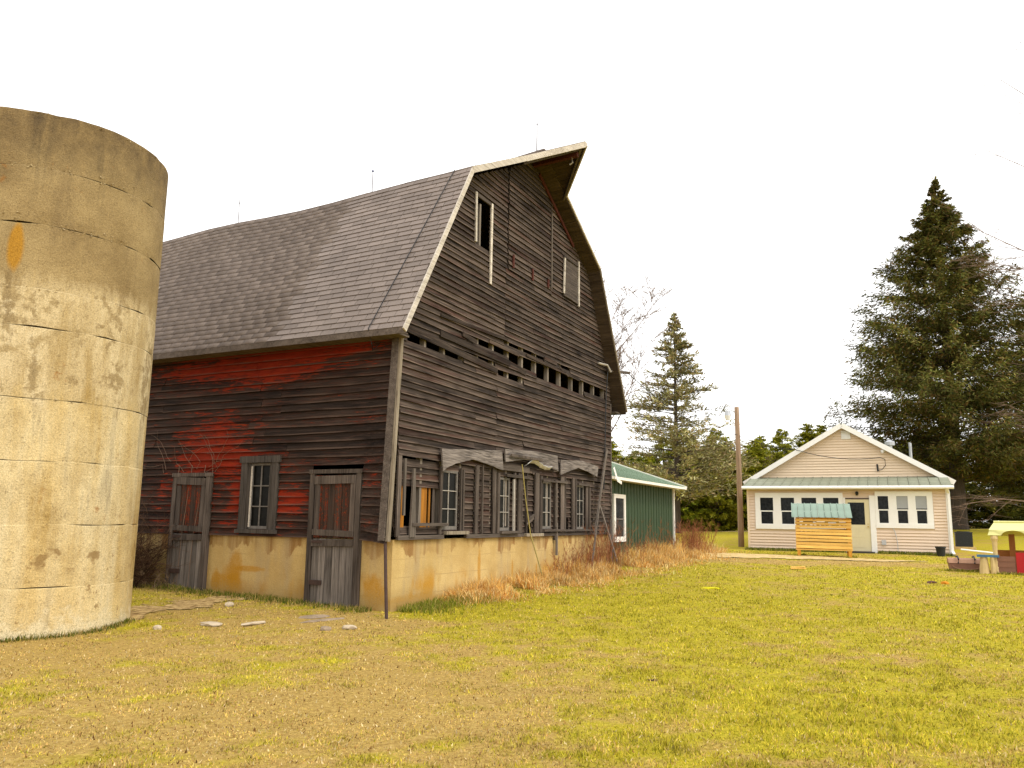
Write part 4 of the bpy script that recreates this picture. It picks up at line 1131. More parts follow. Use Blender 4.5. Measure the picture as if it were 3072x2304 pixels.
# ------------------------------------------------------------------ firewood crib
def wcrib():
    bl, br_ = np.array([10.16, 29.3]), np.array([11.79, 28.74])
    W_ = float(np.linalg.norm(br_-bl)) + .05
    ang = math.atan2(br_[1]-bl[1], br_[0]-bl[0])
    cr = empty('firewood_crib', (bl[0], bl[1], gz(*bl)), ang)
    tag(cr, 'slatted yellow wood crib with pale green metal roof before the house', 'wood crib')
    M['new_wood'] = wood('yellow_new_timber', (.60,.33,.065), (.88,.57,.17), 0, .8, (.3,.7), .14)
    M['new_post'] = wood('orange_new_timber', (.46,.20,.025), (.66,.32,.05), 2, .8, (.3,.7), .1)
    D_ = .75
    for x in (.08, W_-.02):
        for y in (.0, D_):
            MB().box(x-.055, x+.055, y+.002, y+.09, -.1, 1.31+.0*y).obj('post', M['new_post'], cr, center=True)
    zb = .30
    for k in range(9):
        b = MB(); tl = random.uniform(-.012, .016)
        b.bar((-.01, -.012, zb+.045+.116*k), (W_+.06, -.012, zb+.045+.116*k+tl-.02), .024, .089 if k else .11, (0,0,1)); b.obj('slat', M['new_wood'], cr, center=True)
        b = MB(); b.bar((-.01, D_+.11, zb+.05+.116*k), (W_+.06, D_+.11, zb+.05+.116*k), .024, .09, (0,0,1)); b.obj('slat', M['new_wood'], cr, center=True)
    for x in (.0, W_+.04):
        for k in range(5):
            b = MB(); b.bar((x, .095, zb+.07+.2*k), (x, D_-.0, zb+.07+.2*k), .024, .10, (0,0,1)); b.obj('slat', M['new_wood'], cr, center=True)
    MB().box(-.02, W_+.07, .0, D_+.09, .22, .27).obj('floor_board', M['new_wood'], cr)
    b = MB(); b.bar((.0,-.03,1.36), (W_+.05,-.03,1.31), .03, .06, (0,0,1)); b.obj('top_rail', M['new_post'], cr, center=True)
    # split logs inside
    lm = wood('split_log', (.20,.10,.025), (.55,.34,.12), 1, .8, (.3,.7), .3)
    for i in range(44):
        row, cx_ = divmod(i, 11)
        x = .12 + cx_*(W_-.2)/10; z = .35+row*.24+random.uniform(-.02,.02); r0 = random.uniform(.05,.075)
        b = MB(); b.tube([(x,.12,z),(x+random.uniform(-.03,.03),.62,z)], r0, 5); o = b.obj('split_log', lm, cr)
    for x, w_, z in ((.58,.09,1.285),(1.20,.10,1.28),(1.38,.20,1.275),(.58,.09,1.17),(1.08,.26,1.165)):
        MB().box(x, x+w_, -.034, -.001+.02, z, z+.045).obj('log_end', M['pale_wood'], cr)
    n_ = 9; x0, x1 = -.13, W_+.10
    for i in range(n_):
        a, b2 = x0+(x1-x0)*i/n_, x0+(x1-x0)*(i+1)/n_
        b = MB(); zf, zk = 1.36, 1.86
        b.prism([(a+.003,-.16,zf),(b2-.003,-.16,zf-.005),(b2-.003,.95,zk),(a+.003,.95,zk)], (0,0,.012)); b.prism([(a+.003,-.16,zf+.012),(a+.03,-.16,zf+.012),(a+.03,.95,zk+.012),(a+.003,.95,zk+.012)], (0,0,.022))
        b.obj('roof_panel', M['crib_roof'], cr, center=True)
    for x in (.08, W_-.02): MB().box(x-.045, x+.045, D_+.01, D_+.08, 1.31, 1.74).obj('roof_post', M['new_post'], cr)
M['crib_roof'] = plain('pale_green_sheet', (.215,.285,.225), .65, .2, .22, 2)
wcrib()

# ------------------------------------------------------------------ utility pole, wires
pz = gz(10.64, 38)
pole = empty('utility_pole', (10.64, 38, pz)); tag(pole, 'tall wooden utility pole with yard lamp, left of the house', 'utility pole')
PH = 6.95 - pz
b = MB(); b.tube([(0,0,-.3),(0,0,1),(0,0,PH*.6),(-.02,0,PH)], [.135,.13,.118,.105], 10); b.obj('pole', wood('brown_pole_wood', (.18,.105,.06), (.40,.28,.18), 2, .7, (.3,.7), 0), pole, smooth=True)
b = MB(); b.tube([(-.02,0,PH-.3),(-.25,-.02,PH-.16),(-.44,-.03,PH-.22)], .025, 6); b.obj('lamp_arm', M['galv'], pole)
b = MB(); b.tube([(-.46,-.03,PH-.2),(-.46,-.03,PH-.38),(-.46,-.03,PH-.42)], [.12,.15,.16], 10); b.obj('lamp_head', M['galv'], pole)
b = MB(); b.tube([(-.46,-.03,PH-.42),(-.46,-.03,PH-.62)], [.16,.10], 10); b.obj('lamp_shade', M['house_white'], pole)
def cat(name, p, q, sg, label, r=.012, n=14):
    p, q = Vector(p), Vector(q)
    pts = [p.lerp(q, i/n) - Vector((0,0,sg*4*(i/n)*(1-i/n))) for i in range(n+1)]
    b = MB(); b.tube(pts, r, 5); o = b.obj(name, M['black'])
    return tag(o, label, 'cable')
bq = bw(10.6, -.45)
cat('power_cable', (bq[0], bq[1], 5.78), (10.62, 38, 5.65), .5, 'black cable sagging from the barn gable to the utility pole')
hq = hw(5.12, PD-.06)
rq = hw(1.95, PD-.36)
b = MB()
P0, P1, P2 = Vector((10.66, 38, 5.62)), Vector((rq[0], rq[1], HZ+4.16)), Vector((hq[0], hq[1], HZ+3.82))
b.tube([P0.lerp(P1, i/6)-Vector((0,0,.5*(i/6)*(1-i/6))) for i in range(7)], .012, 5); b.tube([P1.lerp(P2, i/8)-Vector((0,0,.75*(i/8)*(1-i/8))) for i in range(9)], .014, 5)
tag(b.obj('power_cable', M['black']), 'black cable sagging from the utility pole across the house gable', 'cable')
# insulator bracket and service cable on the gable
ins = MB(); ins.tube([(9.35,-.08,5.83),(9.9,-.14,5.86),(10.0,-.2,5.68)], .03, 6)
ib = ins.obj('insulator_bracket', M['bar_pale'], barn)
b = MB(); b.bar((10.0,-.1,5.72), (10.75,-.5,5.76), .07, .07); b.obj('bracket_arm', M['rail_wood'], barn)
b = MB(); b.tube([(9.97,-.12,5.68),(9.93,-.08,5.0),(9.86,-.09,4.3),(9.80,-.08,3.2),(9.72,-.08,2.4)], .016, 5); b.obj('service_cable', M['black'], barn)

# ------------------------------------------------------------------ things leaning on the barn
def on_gable(u, y, z): 
    q = bw(u, y); return Vector((q[0], q[1], z))
def leaning(name, pts, w, d, mat, label, cat_, group=None, round_=False):
    b = MB()
    P_ = [on_gable(*p) for p in pts]
    if round_: b.tube(P_, w, 6)
    else: b.bar(P_[0], P_[1], w, d, (G2[0]*0-L2[0], -L2[1], 0))
    o = b.obj(name, M[mat], None, center=True); tag(o, label, cat_, group); return o
gB = lambda u, y: gz(*bw(u, y))
leaning('leaning_plank', [(8.75,-.18,1.18),(9.88,-.12,3.50)], .09, .03, 'post_wood', 'long grey plank leaning on the gable, reaching highest', 'plank', 'planks leaning on the far end of the gable')
leaning('leaning_plank', [(7.55,-.55,gB(7.55,-.5)),(9.60,-.14,3.10)], .06, .03, 'post_wood', 'thin grey pole-like plank slanting farthest left along the gable', 'plank', 'planks leaning on the far end of the gable')
leaning('leaning_plank', [(9.42,-.6,gB(9.4,-.5)),(9.34,-.1,1.98)], .07, .03, 'post_wood', 'short upright grey plank between the leaning ones', 'plank', 'planks leaning on the far end of the gable')
leaning('leaning_plank', [(9.2,-.5,gB(9.2,-.5)),(10.2,-.12,1.58)], .12, .04, 'post_wood', 'short thick pale plank by the far barn corner', 'plank', 'planks leaning on the far end of the gable')
rb = MB(); rb.tube([on_gable(4.36,-.22,2.72), on_gable(4.55,-.22,2.0), on_gable(4.76,-.24,1.27), on_gable(4.98,-.48,gB(4.98,-.48)+.03)], .014, 6)
M['rope'] = plain('yellow_rope', (.36,.29,.10), .9, .1, .3, 30)
tag(rb.obj('rope', M['rope']), 'pale yellow rope hanging from the middle valance to the grass', 'rope')
ip = MB(); ip.tube([(-1.845,12.774,-.15),(-1.94,13.1,.6),(-2.02,13.42,1.22)], .026, 8)
tag(ip.obj('iron_pipe', M['rust']), 'dark rusty iron pipe standing at the near barn corner', 'pipe')

# ------------------------------------------------------------------ yard things right
pa_ = hw(HW+.25, -.1)
b = MB(); b.tube([(pa_[0]+.1, pa_[1]+.1, HZ+.22), (pa_[0]+1.4, pa_[1]-.1, HZ+.09), (pa_[0]+2.4, pa_[1]-.2, gz(pa_[0]+2.4, pa_[1]-.2)+.05)], .03, 8)
tag(b.obj('drain_pipe', M['house_white']), 'white drain pipe lying from the downspout over the lawn', 'pipe')
acp = hw(HW+.62, 3.2); aco = empty('air_conditioner', (acp[0], acp[1], gz(*acp)+.02), HTH); tag(aco, 'dark square air conditioner unit beside the house', 'air conditioner')
M['ac'] = plain('dark_grey_metal', (.014,.018,.020), .5, .4, .2, 6)
b = MB(); b.box(-.30,.30,-.30,.30,.06,.60); b.obj('body', M['ac'], aco)
for k in range(8): MB().box(-.31,.31,-.315,-.301,.10+.06*k,.125+.06*k).obj('louvre', M['ac'], aco, center=True)
b = MB(); b.box(-.32,.32,-.32,.32,.60,.64); b.tube([(0,0,.64),(0,0,.67)], .24, 16); b.obj('top_cover', M['ac'], aco)
MB().box(-.4,.4,-.4,.4,-.3,.058).obj('pad', M['sand'], aco)
ptp = hw(6.98, -.6); pt = empty('flower_pot', (ptp[0], ptp[1], gz(*ptp))); tag(pt, 'black plastic pot on the grass by the downspout', 'pot')
def lathe(prof, n=16):
    V = []; F = []
    for r_, z in prof:
        for k in range(n): V.append((r_*math.cos(2*math.pi*k/n), r_*math.sin(2*math.pi*k/n), z))
    for i in range(len(prof)-1):
        for k in range(n): F.append((i*n+k, i*n+(k+1)%n, (i+1)*n+(k+1)%n, (i+1)*n+k))
    return MB().add(V, F)
lathe([(.001,.0),(.13,.0),(.165,.30),(.185,.30),(.185,.35),(.165,.35),(.15,.25),(.001,.24)]).obj('body', M['black'], pt)
# toy chest
chp = np.array([12.20, 23.0]); ch2 = np.array([13.44, 23.05]); can = R(-22)
tc = empty('toy_chest', (chp[0], chp[1], gz(*chp)), can); tag(tc, 'brown plastic toy chest with two dark straps on the lawn', 'toy chest')
M['toy_brown'] = plain('brown_plastic', (.23,.105,.065), .6, .3, .25, 6); M['toy_tan'] = plain('light_brown_plastic', (.36,.19,.11), .6, .3, .2, 6)
b = MB(); b.prism([(.03,0,0),(.83,0,0),(.85,0,.22),(.0,0,.22)], (0,.5,0)); b.obj('body', M['toy_brown'], tc)
b = MB(); b.prism([(-.02,-.02,.225),(-.02,.52,.225),(-.02,.42,.32),(-.02,.25,.36),(-.02,.08,.32)], (.90,0,0)); b.obj('lid', M['toy_tan'], tc)
b = MB()
for i in range(8):
    a_, a2 = i/8*math.pi, (i+1)/8*math.pi
    b.bar((.42-.35*math.cos(a_),-.012,.16-.10*math.sin(a_)), (.42-.35*math.cos(a2),-.012,.16-.10*math.sin(a2)), .02, .02, (0,1,0))
b.obj('rope_moulding', M['toy_tan'], tc)
for x in (.24, .64):
    b = MB(); b.tube([(x-.03,-.03,.22),(x-.02,-.05,.34),(x-.03,.08,.41),(x-.05,.2,.39)], .022, 6); b.obj('strap', M['black'], tc)
# playhouse
ph0 = np.array([12.99, 22.1]); phz = gz(13.7, 22); pan = R(-29)
pl = empty('toy_playhouse', (ph0[0], ph0[1], phz), pan); tag(pl, 'plastic toy playhouse with pale yellow roof and red door', 'playhouse')
M['toy_roof'] = plain('pale_yellow_plastic', (.66,.64,.26), .5, .35, .08, 3); M['toy_cream'] = plain('cream_plastic', (.60,.44,.20), .6, .3, .2, 4)
M['toy_red'] = plain('red_plastic', (.42,.006,.008), .5, .35, .1, 4); M['toy_blue'] = plain('blue_plastic', (.05,.15,.27), .5, .35, .2, 4); M['toy_inner'] = plain('orange_brown_plastic', (.30,.10,.012), .6, .3, .2, 3)
# scalloped roof: sloping front with an arch cut
b = MB()
prof = [(-.17,1.02)]
xs_ = np.linspace(-.17, 1.35, 40)
def low(x):
    for c_ in (.42, 1.10):
        if abs(x-c_) < .27: return 1.02 + .13*math.sqrt(max(0, 1-((x-c_)/.27)**2))
    return 1.02
poly = [(x, -.06, low(x)) for x in xs_]
b.prism(poly + [(1.35,-.0,1.17),(-.11,-.0,1.17)], (0,.03,0))
b.prism([(-.13,-.03,1.15),(1.35,-.03,1.15),(1.35,.28,1.36),(.02,.28,1.36)], (0,.02,.02)); b.prism([(.02,.28,1.38),(1.35,.28,1.38),(1.35,.85,1.02),(-.12,.85,1.02)], (0,.0,-.02))
b.prism([(-.16,-.05,1.03),(.02,.28,1.36),(-.12,.86,1.03)], (.02,0,0))
b.tube([(.0,.28,1.38),(1.35,.28,1.38)], .03, 6)
b.obj('roof', M['toy_roof'], pl)
for x, y, w_ in ((-.02,-.02,.13),(.86,-.02,.12)):
    lathe([(w_*.62,0),(w_*.5,.2),(w_*.42,.6),(w_*.5,.85),(w_*.72,.93),(w_*.6,1.01)], 10).obj('column', M['toy_cream'], pl, (x, y+.03, 0))
MB().box(.33,.47,.50,.58,.0,1.05).obj('rear_post', M['toy_inner'], pl); MB().box(-.02,1.3,.74,.8,.0,.62).obj('rear_wall', M['toy_inner'], pl)
b = MB(); b.box(-.06,.43,-.03,.02,.0,.47); 
fw = b.obj('front_wall', M['toy_brown'], pl)
for k in range(3): MB().box(-.04,.41,-.042,-.031,.04+.15*k,.16+.15*k).obj('moulded_stone', M['toy_brown'], fw, center=True)
MB().box(.44,.70,-.055,-.01,.03,.58).obj('door', M['toy_red'], pl); MB().box(.71,1.32,-.03,.02,.0,.5).obj('front_wall', M['toy_brown'], pl)
b = MB(); b.box(-.46,.06,-.10,.12,.44,.50); b.obj('counter', M['toy_blue'], pl)
lathe([(.13,0),(.11,.2),(.08,.44)], 10).obj('counter_leg', M['toy_cream'], pl, (-.30, .0, 0)); lathe([(.07,0),(.05,.44)], 8).obj('counter_leg', M['toy_cream'], pl, (-.10, -.05, 0))

# small things on the lawn
def lump(name, loc, sx_, sy_, sz_, mat, label, cat_, group=None, seed=1, rz=0, sub=2, flat=True):
    bm_ = bmesh.new(); bmesh.ops.create_icosphere(bm_, subdivisions=sub, radius=1)
    r0 = random.Random(seed)
    for v in bm_.verts:
        k_ = 1+r0.uniform(-.18,.18); v.co = Vector((v.co.x*sx_*k_, v.co.y*sy_*k_, max(v.co.z, -.5)*sz_*(k_ if v.co.z < .5 or not flat else .8)))
    me = bpy.data.meshes.new(name); bm_.to_mesh(me); bm_.free()
    o = link(name, me, mat, None, (loc[0], loc[1], gz(loc[0], loc[1])+loc[2]), (0,0,rz))
    return tag(o, label, cat_, group)
M['stone'] = plain('pale_stone', (.48,.39,.27), .9, .2, .35, 9, .4)
M['stone2'] = plain('grey_stone', (.28,.21,.14), .9, .2, .4, 9, .4)
lump('stone_slab', (-4.16,11.78,.02), .21,.12,.035, M['stone'], 'flat pale stone in front of the silo end of the barn wall', 'stone', 'stones in the grass before the barn', 1, -.6)
lump('stone_slab', (-3.60,11.85,.02), .25,.055,.03, M['stone'], 'long thin pale stone slab in the grass', 'stone', 'stones in the grass before the barn', 2, 1.1)
lump('stone_slab', (-2.75,12.45,.0), .36,.10,.03, M['stone2'], 'grey slab lying before the near plank door', 'stone', 'stones in the grass before the barn', 3, .85)
lump('stone_slab', (-2.95,12.75,.0), .25,.14,.04, M['stone2'], 'worn grey slab closest to the near plank door', 'stone', 'stones in the grass before the barn', 13, .85)
lump('stone', (-2.2,11.62,.02), .10,.075,.05, M['stone'], 'round pale stone near the rusty pipe', 'stone', 'stones in the grass before the barn', 4)
lump('stone', (-2.50,11.5,.02), .08,.06,.05, M['stone2'], 'small grey stone left of the round pale one', 'stone', 'stones in the grass before the barn', 5)
lump('stone', (-4.74,11.38,.02), .06,.05,.05, M['stone'], 'small white stone nearest the silo foot', 'stone', 'stones in the grass before the barn', 6)
lump('stone', (-4.55,13.65,.03), .08,.07,.06, M['stone'], 'small cream stone under the concrete wall', 'stone', 'stones in the grass before the barn', 7)
lump('dandelion_patch', (4.16,17.17,.0), .20,.15,.03, plain('yellow_flowers', (.62,.56,.01), .9, .1, .3, 30), 'small bright yellow patch of flowers on the lawn', 'flowers', None, 8)
b = MB(); b.prism([(0,0,0),(.42,.02,0),(.40,.13,0),(.04,.15,0)], (0,0,.035)); b.prism([(.02,.02,.037),(.36,.0,.037),(.42,.10,.037),(.05,.10,.037)], (.01,0,.03))
o = b.obj('wood_scrap', M['new_wood'], None, (7.5,22.15,gz(7.7,22.2)+.02)); tag(o, 'split pale board scrap lying alone on the lawn', 'board')
lump('leaf_pile', (9.62,18.95,.01), .13,.09,.06, plain('dark_brown_leaves', (.12,.06,.045), .9, .1, .4, 20), 'dark brown clump lying on the lawn beside an orange one', 'debris', None, 9)
lump('orange_toy', (9.84,18.82,.01), .10,.08,.07, plain('orange_scrap', (.55,.21,.01), .8, .2, .3, 12), 'small orange thing lying on the lawn beside a dark clump', 'toy', None, 10)
lump('soil_clod', (1.43,8.36,.0), .05,.04,.02, plain('dark_soil', (.07,.045,.03), .95, .1, .4, 20), 'small dark clod of soil in the middle of the lawn', 'clod', None, 12)

# ------------------------------------------------------------------ grass, litter, brush
HFOOT = [(hw(-.2,-.1), HD, HN, HW+.4, 10.3)]
def blocked(x, y):
    u = (x-BA[0])*G2[0] + (y-BA[1])*G2[1]; w = (x-BA[0])*L2[0] + (y-BA[1])*L2[1]
    k = (u > -.02) & (u < BW+.02) & (w > 0) & (w < BL)
    k |= (u >= BW) & (u < 18.4) & (w > .38) & (w < 9)
    k |= np.hypot(x-SILO[0], y-SILO[1]) < SILO_R+.01
    q0 = hw(0,0); a = (x-q0[0])*HD[0]+(y-q0[1])*HD[1]; c_ = (x-q0[0])*HN[0]+(y-q0[1])*HN[1]
    k |= (a > -.02) & (a < HW+.02) & (c_ > -.02) & (c_ < 10)
    k |= (path_dist(x, y) < .05) & (fbm(x*3, y*3, 71, 2) < .62)
    a_, b_ = np.array([-5.75, 12.2]), np.array([-5.0, 14.7])
    tt = np.clip(((x-a_[0])*(b_-a_)[0]+(y-a_[1])*(b_-a_)[1])/((b_-a_)@(b_-a_)), 0, 1)
    k |= np.hypot(x-a_[0]-tt*(b_-a_)[0], y-a_[1]-tt*(b_-a_)[1]) < .12
    return k
def blades(name, n, rmin, rmax, ang, hfun, wfun, colfun, lean, mat, label, keep=None):
    r = np.exp(rng.uniform(np.log(rmin), np.log(rmax), n)); a = rng.uniform(-ang, ang, n)
    x = r*np.sin(a); y = r*np.cos(a)
    ok = ~blocked(x, y)
    if keep is not None: ok &= keep(x, y)
    x, y, r = x[ok], y[ok], r[ok]
    make_blades(name, x, y, hfun(x, y, r), wfun(r), colfun(x, y), lean, mat, label)
def make_blades(name, x, y, h, w, col, lean, mat, label, seg2=False):
    m = len(x)
    z = terrain(x, y)
    th = rng.uniform(0, 2*np.pi, m); ln = np.abs(rng.normal(lean, lean*.5, m)); la = rng.uniform(0, 2*np.pi, m)
    dx, dy = np.cos(th)*w/2, np.sin(th)*w/2
    hz = h*np.cos(np.clip(ln, 0, 1.5)); hx = h*np.sin(np.clip(ln, 0, 1.5))
    base = np.stack([x, y, z-.004], -1)
    if not seg2:
        v = np.stack([base+np.stack([-dx,-dy,0*dx],-1), base+np.stack([dx,dy,0*dx],-1), base+np.stack([np.cos(la)*hx, np.sin(la)*hx, hz],-1)], 1).reshape(-1,3)
        f = np.arange(3*m).reshape(m,3); k = 3
    else:
        mid = base+np.stack([np.cos(la)*hx*.3, np.sin(la)*hx*.3, hz*.62],-1)
        v = np.stack([base+np.stack([-dx,-dy,0*dx],-1), base+np.stack([dx,dy,0*dx],-1), mid+np.stack([dx,dy,0*dx],-1)*.7, mid-np.stack([dx,dy,0*dx],-1)*.7, base+np.stack([np.cos(la)*hx, np.sin(la)*hx, hz],-1)], 1).reshape(-1,3)
        i = np.arange(m)[:,None]*5
        f = np.concatenate([i+np.array([0,1,2]), i+np.array([0,2,3]), i+np.array([3,2,4])]); k = 5
    c4 = np.concatenate([np.repeat(col, k, 0), np.ones((m*k,1))], 1)
    o = link(name, np_mesh(name, v, f, mat, {'col': ('FLOAT_COLOR', c4)}))
    return tag(o, label, kind='stuff')
M['blade'] = attr_mat('grass_blade', .75, .2, .25)
def lawn_col(x, y):
    g = np.clip(greenness(x, y) + rng.normal(-.04, .34, len(x)), 0, 1)
    st = np.array([.58,.405,.125])*rng.uniform(.36, 1.35, (len(x),1)) * (1+rng.normal(0,.06,(len(x),3)))
    gr = np.where(rng.random((len(x),1)) < .45, np.array([[.29,.275,.008]]), np.array([[.56,.455,.038]]))*rng.uniform(.55, 1.3, (len(x),1))
    m = sstep(.22, .62, g)[:,None]
    mot = (.50+1.0*fbm(x*4.2, y*4.2, 81, 3))[:,None]
    return np.clip((st*(1-m)+gr*m)*mot, 0, .9)
def lawn_h(x, y, r): return (.010 + .017*greenness(x, y))*rng.uniform(.6, 1.6, len(x))*(.5+1.3*fbm(x*5, y*5, 61, 2)**1.5*1.6)
blades('grass', 520000, 3.2, 34, R(44), lawn_h, lambda r: .004+.0011*r, lawn_col, .75, M['blade'], 'short yellow green grass with dead straw over the whole lawn')
def litter_col(x, y):
    base = np.array([[.62,.46,.20],[.66,.52,.26],[.26,.13,.035],[.13,.065,.02],[.68,.54,.29]])[rng.integers(0, 5, len(x))]
    return np.clip(base*rng.uniform(.6, 1.25, (len(x),1)), 0, .9)
blades('dead_leaves', 120000, 3.2, 30, R(44), lambda x, y, r: rng.uniform(.012,.04,len(x)), lambda r: .008+.0010*r, litter_col, 1.35, M['blade'], 'dead leaf litter and straw scattered over the lawn', keep=lambda x, y: rng.random(len(x)) < .35+.65*(1-greenness(x, y)))
# brush along the barn gable and shed: dry tan grass, green tufts, reddish stalks
def brush_uv(n, seed):
    u = rng.uniform(1.3, 21.0, n); dens = np.interp(u, [1.3,2,4,7,11,15,19,21], [.3,.7,.8,1,1,1,1,.4])
    k = rng.random(n) < dens; u = u[k]
    wid = np.interp(u, [1.3,3,6,9,12,16,21], [.7,1.0,1.5,1.7,1.6,1.4,1.6])
    w = -.06 - np.abs(rng.normal(0, .48, len(u)))*wid*(.55+.9*fbm(u*1.3, u*0+2.2, 91, 3))
    w = np.where(u > 18.5, w+rng.uniform(0,2,len(u)), w)
    return u, w
def uvxy(u, w):
    q = BA[None] + u[:,None]*G2 + w[:,None]*L2; return q[:,0], q[:,1]
u, w = brush_uv(120000, 1); x, y = uvxy(u, w); ok = ~blocked(x, y) & (fbm(u*1.1, w*1.6, 99, 3) > .40); x, y, u, w = x[ok], y[ok], u[ok], w[ok]
hh = np.interp(u, [1.3,2.5,5,8,11,15,21], [.22,.36,.30,.46,.52,.52,.48])*rng.uniform(.2,1.3,len(u))*np.exp(-np.abs(w)/1.5)*(.15+1.5*fbm(u*2.1, w*2.1, 93, 3))
tan = np.array([[.70,.41,.10],[.78,.52,.18],[.58,.28,.06],[.82,.61,.28]])[rng.integers(0,4,len(u))]*rng.uniform(.6,1.25,(len(u),1))
make_blades('dry_grass', x, y, hh, np.full(len(x), .017), np.clip(tan*(.62+.75*fbm(u*1.7, w*1.7, 97, 3))[:,None],0,.9), 1.15, M['blade'], 'tangled dry tan grass along the foot of the gable and shed', True)
n = 9000; u = rng.uniform(.1, 8.5, n); w = -.05-np.abs(rng.normal(0,.35,n)); k = (u < 2.2) | (np.abs(u-4.9) < .5) & (rng.random(n) < .8) | (rng.random(n) < .12); u, w = u[k], w[k]
x, y = uvxy(u, w); gcol = np.array([[.13,.17,.010],[.22,.23,.014],[.40,.32,.08]])[rng.integers(0,3,len(u))]*rng.uniform(.6,1.3,(len(u),1))
make_blades('green_tufts', x, y, rng.uniform(.06,.17,len(u)), np.full(len(u),.012), gcol, .5, M['blade'], 'longer dark green grass at the foot of the concrete wall', True)
n = 4500; wv = rng.uniform(.3, 6.0, n); uu = -.04-np.abs(rng.normal(0,.22,n)); k = (np.abs(wv-1.2) > .45) | (rng.random(n) < .4); x, y = uvxy(uu[k], wv[k])
ok = ~blocked(x, y); x, y = x[ok], y[ok]
make_blades('wall_grass', x, y, rng.uniform(.04,.12,len(x)), np.full(len(x),.011), np.array([[.07,.11,.008],[.16,.17,.012],[.45,.32,.1]])[rng.integers(0,3,len(x))]*rng.uniform(.6,1.2,(len(x),1)), .6, M['blade'], 'rough grass growing along the side wall of the barn', True)
n = 1500; an = rng.uniform(R(-120), R(10), n); rr = SILO_R + .01 + np.abs(rng.normal(0,.07,n)); x = SILO[0]+rr*np.cos(an); y = SILO[1]+rr*np.sin(an)
make_blades('silo_grass', x, y, rng.uniform(.03,.10,n), np.full(n,.010), np.array([[.08,.11,.010],[.17,.16,.015],[.42,.30,.1]])[rng.integers(0,3,n)]*rng.uniform(.6,1.2,(n,1)), .6, M['blade'], 'rough grass round the foot of the silo', True)
n = 5200; a_ = rng.uniform(-.1, HW+.1, n); c_ = -.03-np.abs(rng.normal(0,.16,n)); k = (a_ < 3.7) | (a_ > 4.85)
q_ = np.array([HX, HY])[None] + a_[k][:,None]*HD + c_[k][:,None]*HN
make_blades('house_grass', q_[:,0], q_[:,1], rng.uniform(.05,.16,k.sum()), np.full(k.sum(),.022), np.array([[.10,.15,.012],[.17,.19,.015],[.36,.30,.07]])[rng.integers(0,3,k.sum())]*rng.uniform(.6,1.2,(k.sum(),1)), .5, M['blade'], 'longer green grass along the foot of the house front', True)
pts_ = [(10.16,29.3),(11.62,28.4),(10.55,29.95),(12.0,29.05)] + [(12.2+.085*i_,22.97-.035*i_) for i_ in range(10)] + [(12.99+.1*i_,22.05-.055*i_) for i_ in range(9)] + [(HX+6.1,HY-3.4)]
xy_ = np.repeat(np.array(pts_), 110, 0) + rng.normal(0, .09, (len(pts_)*110, 2))
make_blades('prop_grass', xy_[:,0], xy_[:,1], rng.uniform(.03,.10,len(xy_)), np.full(len(xy_),.018), np.array([[.16,.19,.012],[.30,.28,.02],[.48,.36,.10]])[rng.integers(0,3,len(xy_))]*rng.uniform(.6,1.2,(len(xy_),1)), .5, M['blade'], 'uncut grass tufts round the crib, chest and playhouse', True)
# reddish dead stalks standing in the brush
M['stalk'] = attr_mat('dead_stalk', .9, .1)
def stalks(name, xs, ys, hs, label, colr, rad=.006, bend=.25, side=True):
    V = []; F = []; Cc = []
    def seg(p, q, r0, r1, c_):
        t_ = (q-p).normalized(); a_ = t_.cross(Vector((0,0,1))); 
        if a_.length < 1e-3: a_ = Vector((1,0,0))
        a_.normalize(); b_ = a_.cross(t_)
        i = len(V)
        for cc, rr in ((p, r0), (q, r1)):
            for k in range(3): V.append(tuple(cc + (a_*math.cos(2.094*k)+b_*math.sin(2.094*k))*rr)); Cc.append(c_)
        for k in range(3): F.append((i+k, i+(k+1)%3, i+3+(k+1)%3, i+3+k))
    for x, y, h in zip(xs, ys, hs):
        c_ = tuple(np.array(colr)*random.uniform(.6,1.5)) + (1,)
        p = Vector((x, y, gz(x, y)-.02)); d_ = Vector((random.gauss(0,bend), random.gauss(0,bend), 1)).normalized()
        n_ = 4
        for i in range(n_):
            q = p + d_*h/n_; seg(p, q, rad*(1-i/n_*.7), rad*(1-(i+1)/n_*.7), c_)
            if side and i > 0:
                for _ in range(3):
                    dd = (d_ + Vector((random.gauss(0,.5),random.gauss(0,.5),random.gauss(.1,.3)))).normalized(); seg(q, q+dd*h*.14*random.uniform(.5,1.4), rad*.5, rad*.25, c_)
            p = q; d_ = (d_ + Vector((random.gauss(0,.12), random.gauss(0,.12), 0))).normalized()
    o = link(name, np_mesh(name, np.array(V), np.array(F), M['stalk'], {'col': ('FLOAT_COLOR', np.array(Cc))}))
    return tag(o, label, kind='stuff')
uu = [random.choice([random.uniform(5.5,10.3), random.uniform(7.2,10.3), random.uniform(11.5,20), random.uniform(16.8,20.8), random.uniform(17.5,20.5)]) for _ in range(560)]
ww = [-.1-abs(random.gauss(0,.35)) + (random.uniform(0,1.2) if u_ > 18.6 else 0) for u_ in uu]
q = [bw(u_, w_) for u_, w_ in zip(uu, ww)]
stalks('dead_weeds', [p[0] for p in q], [p[1] for p in q], [random.uniform(.4,1.15)*(.75 if u_ < 8 else 1) for u_ in uu], 'tall reddish brown dead weed stalks along the gable and shed', (.28,.11,.048), .0065, .24)
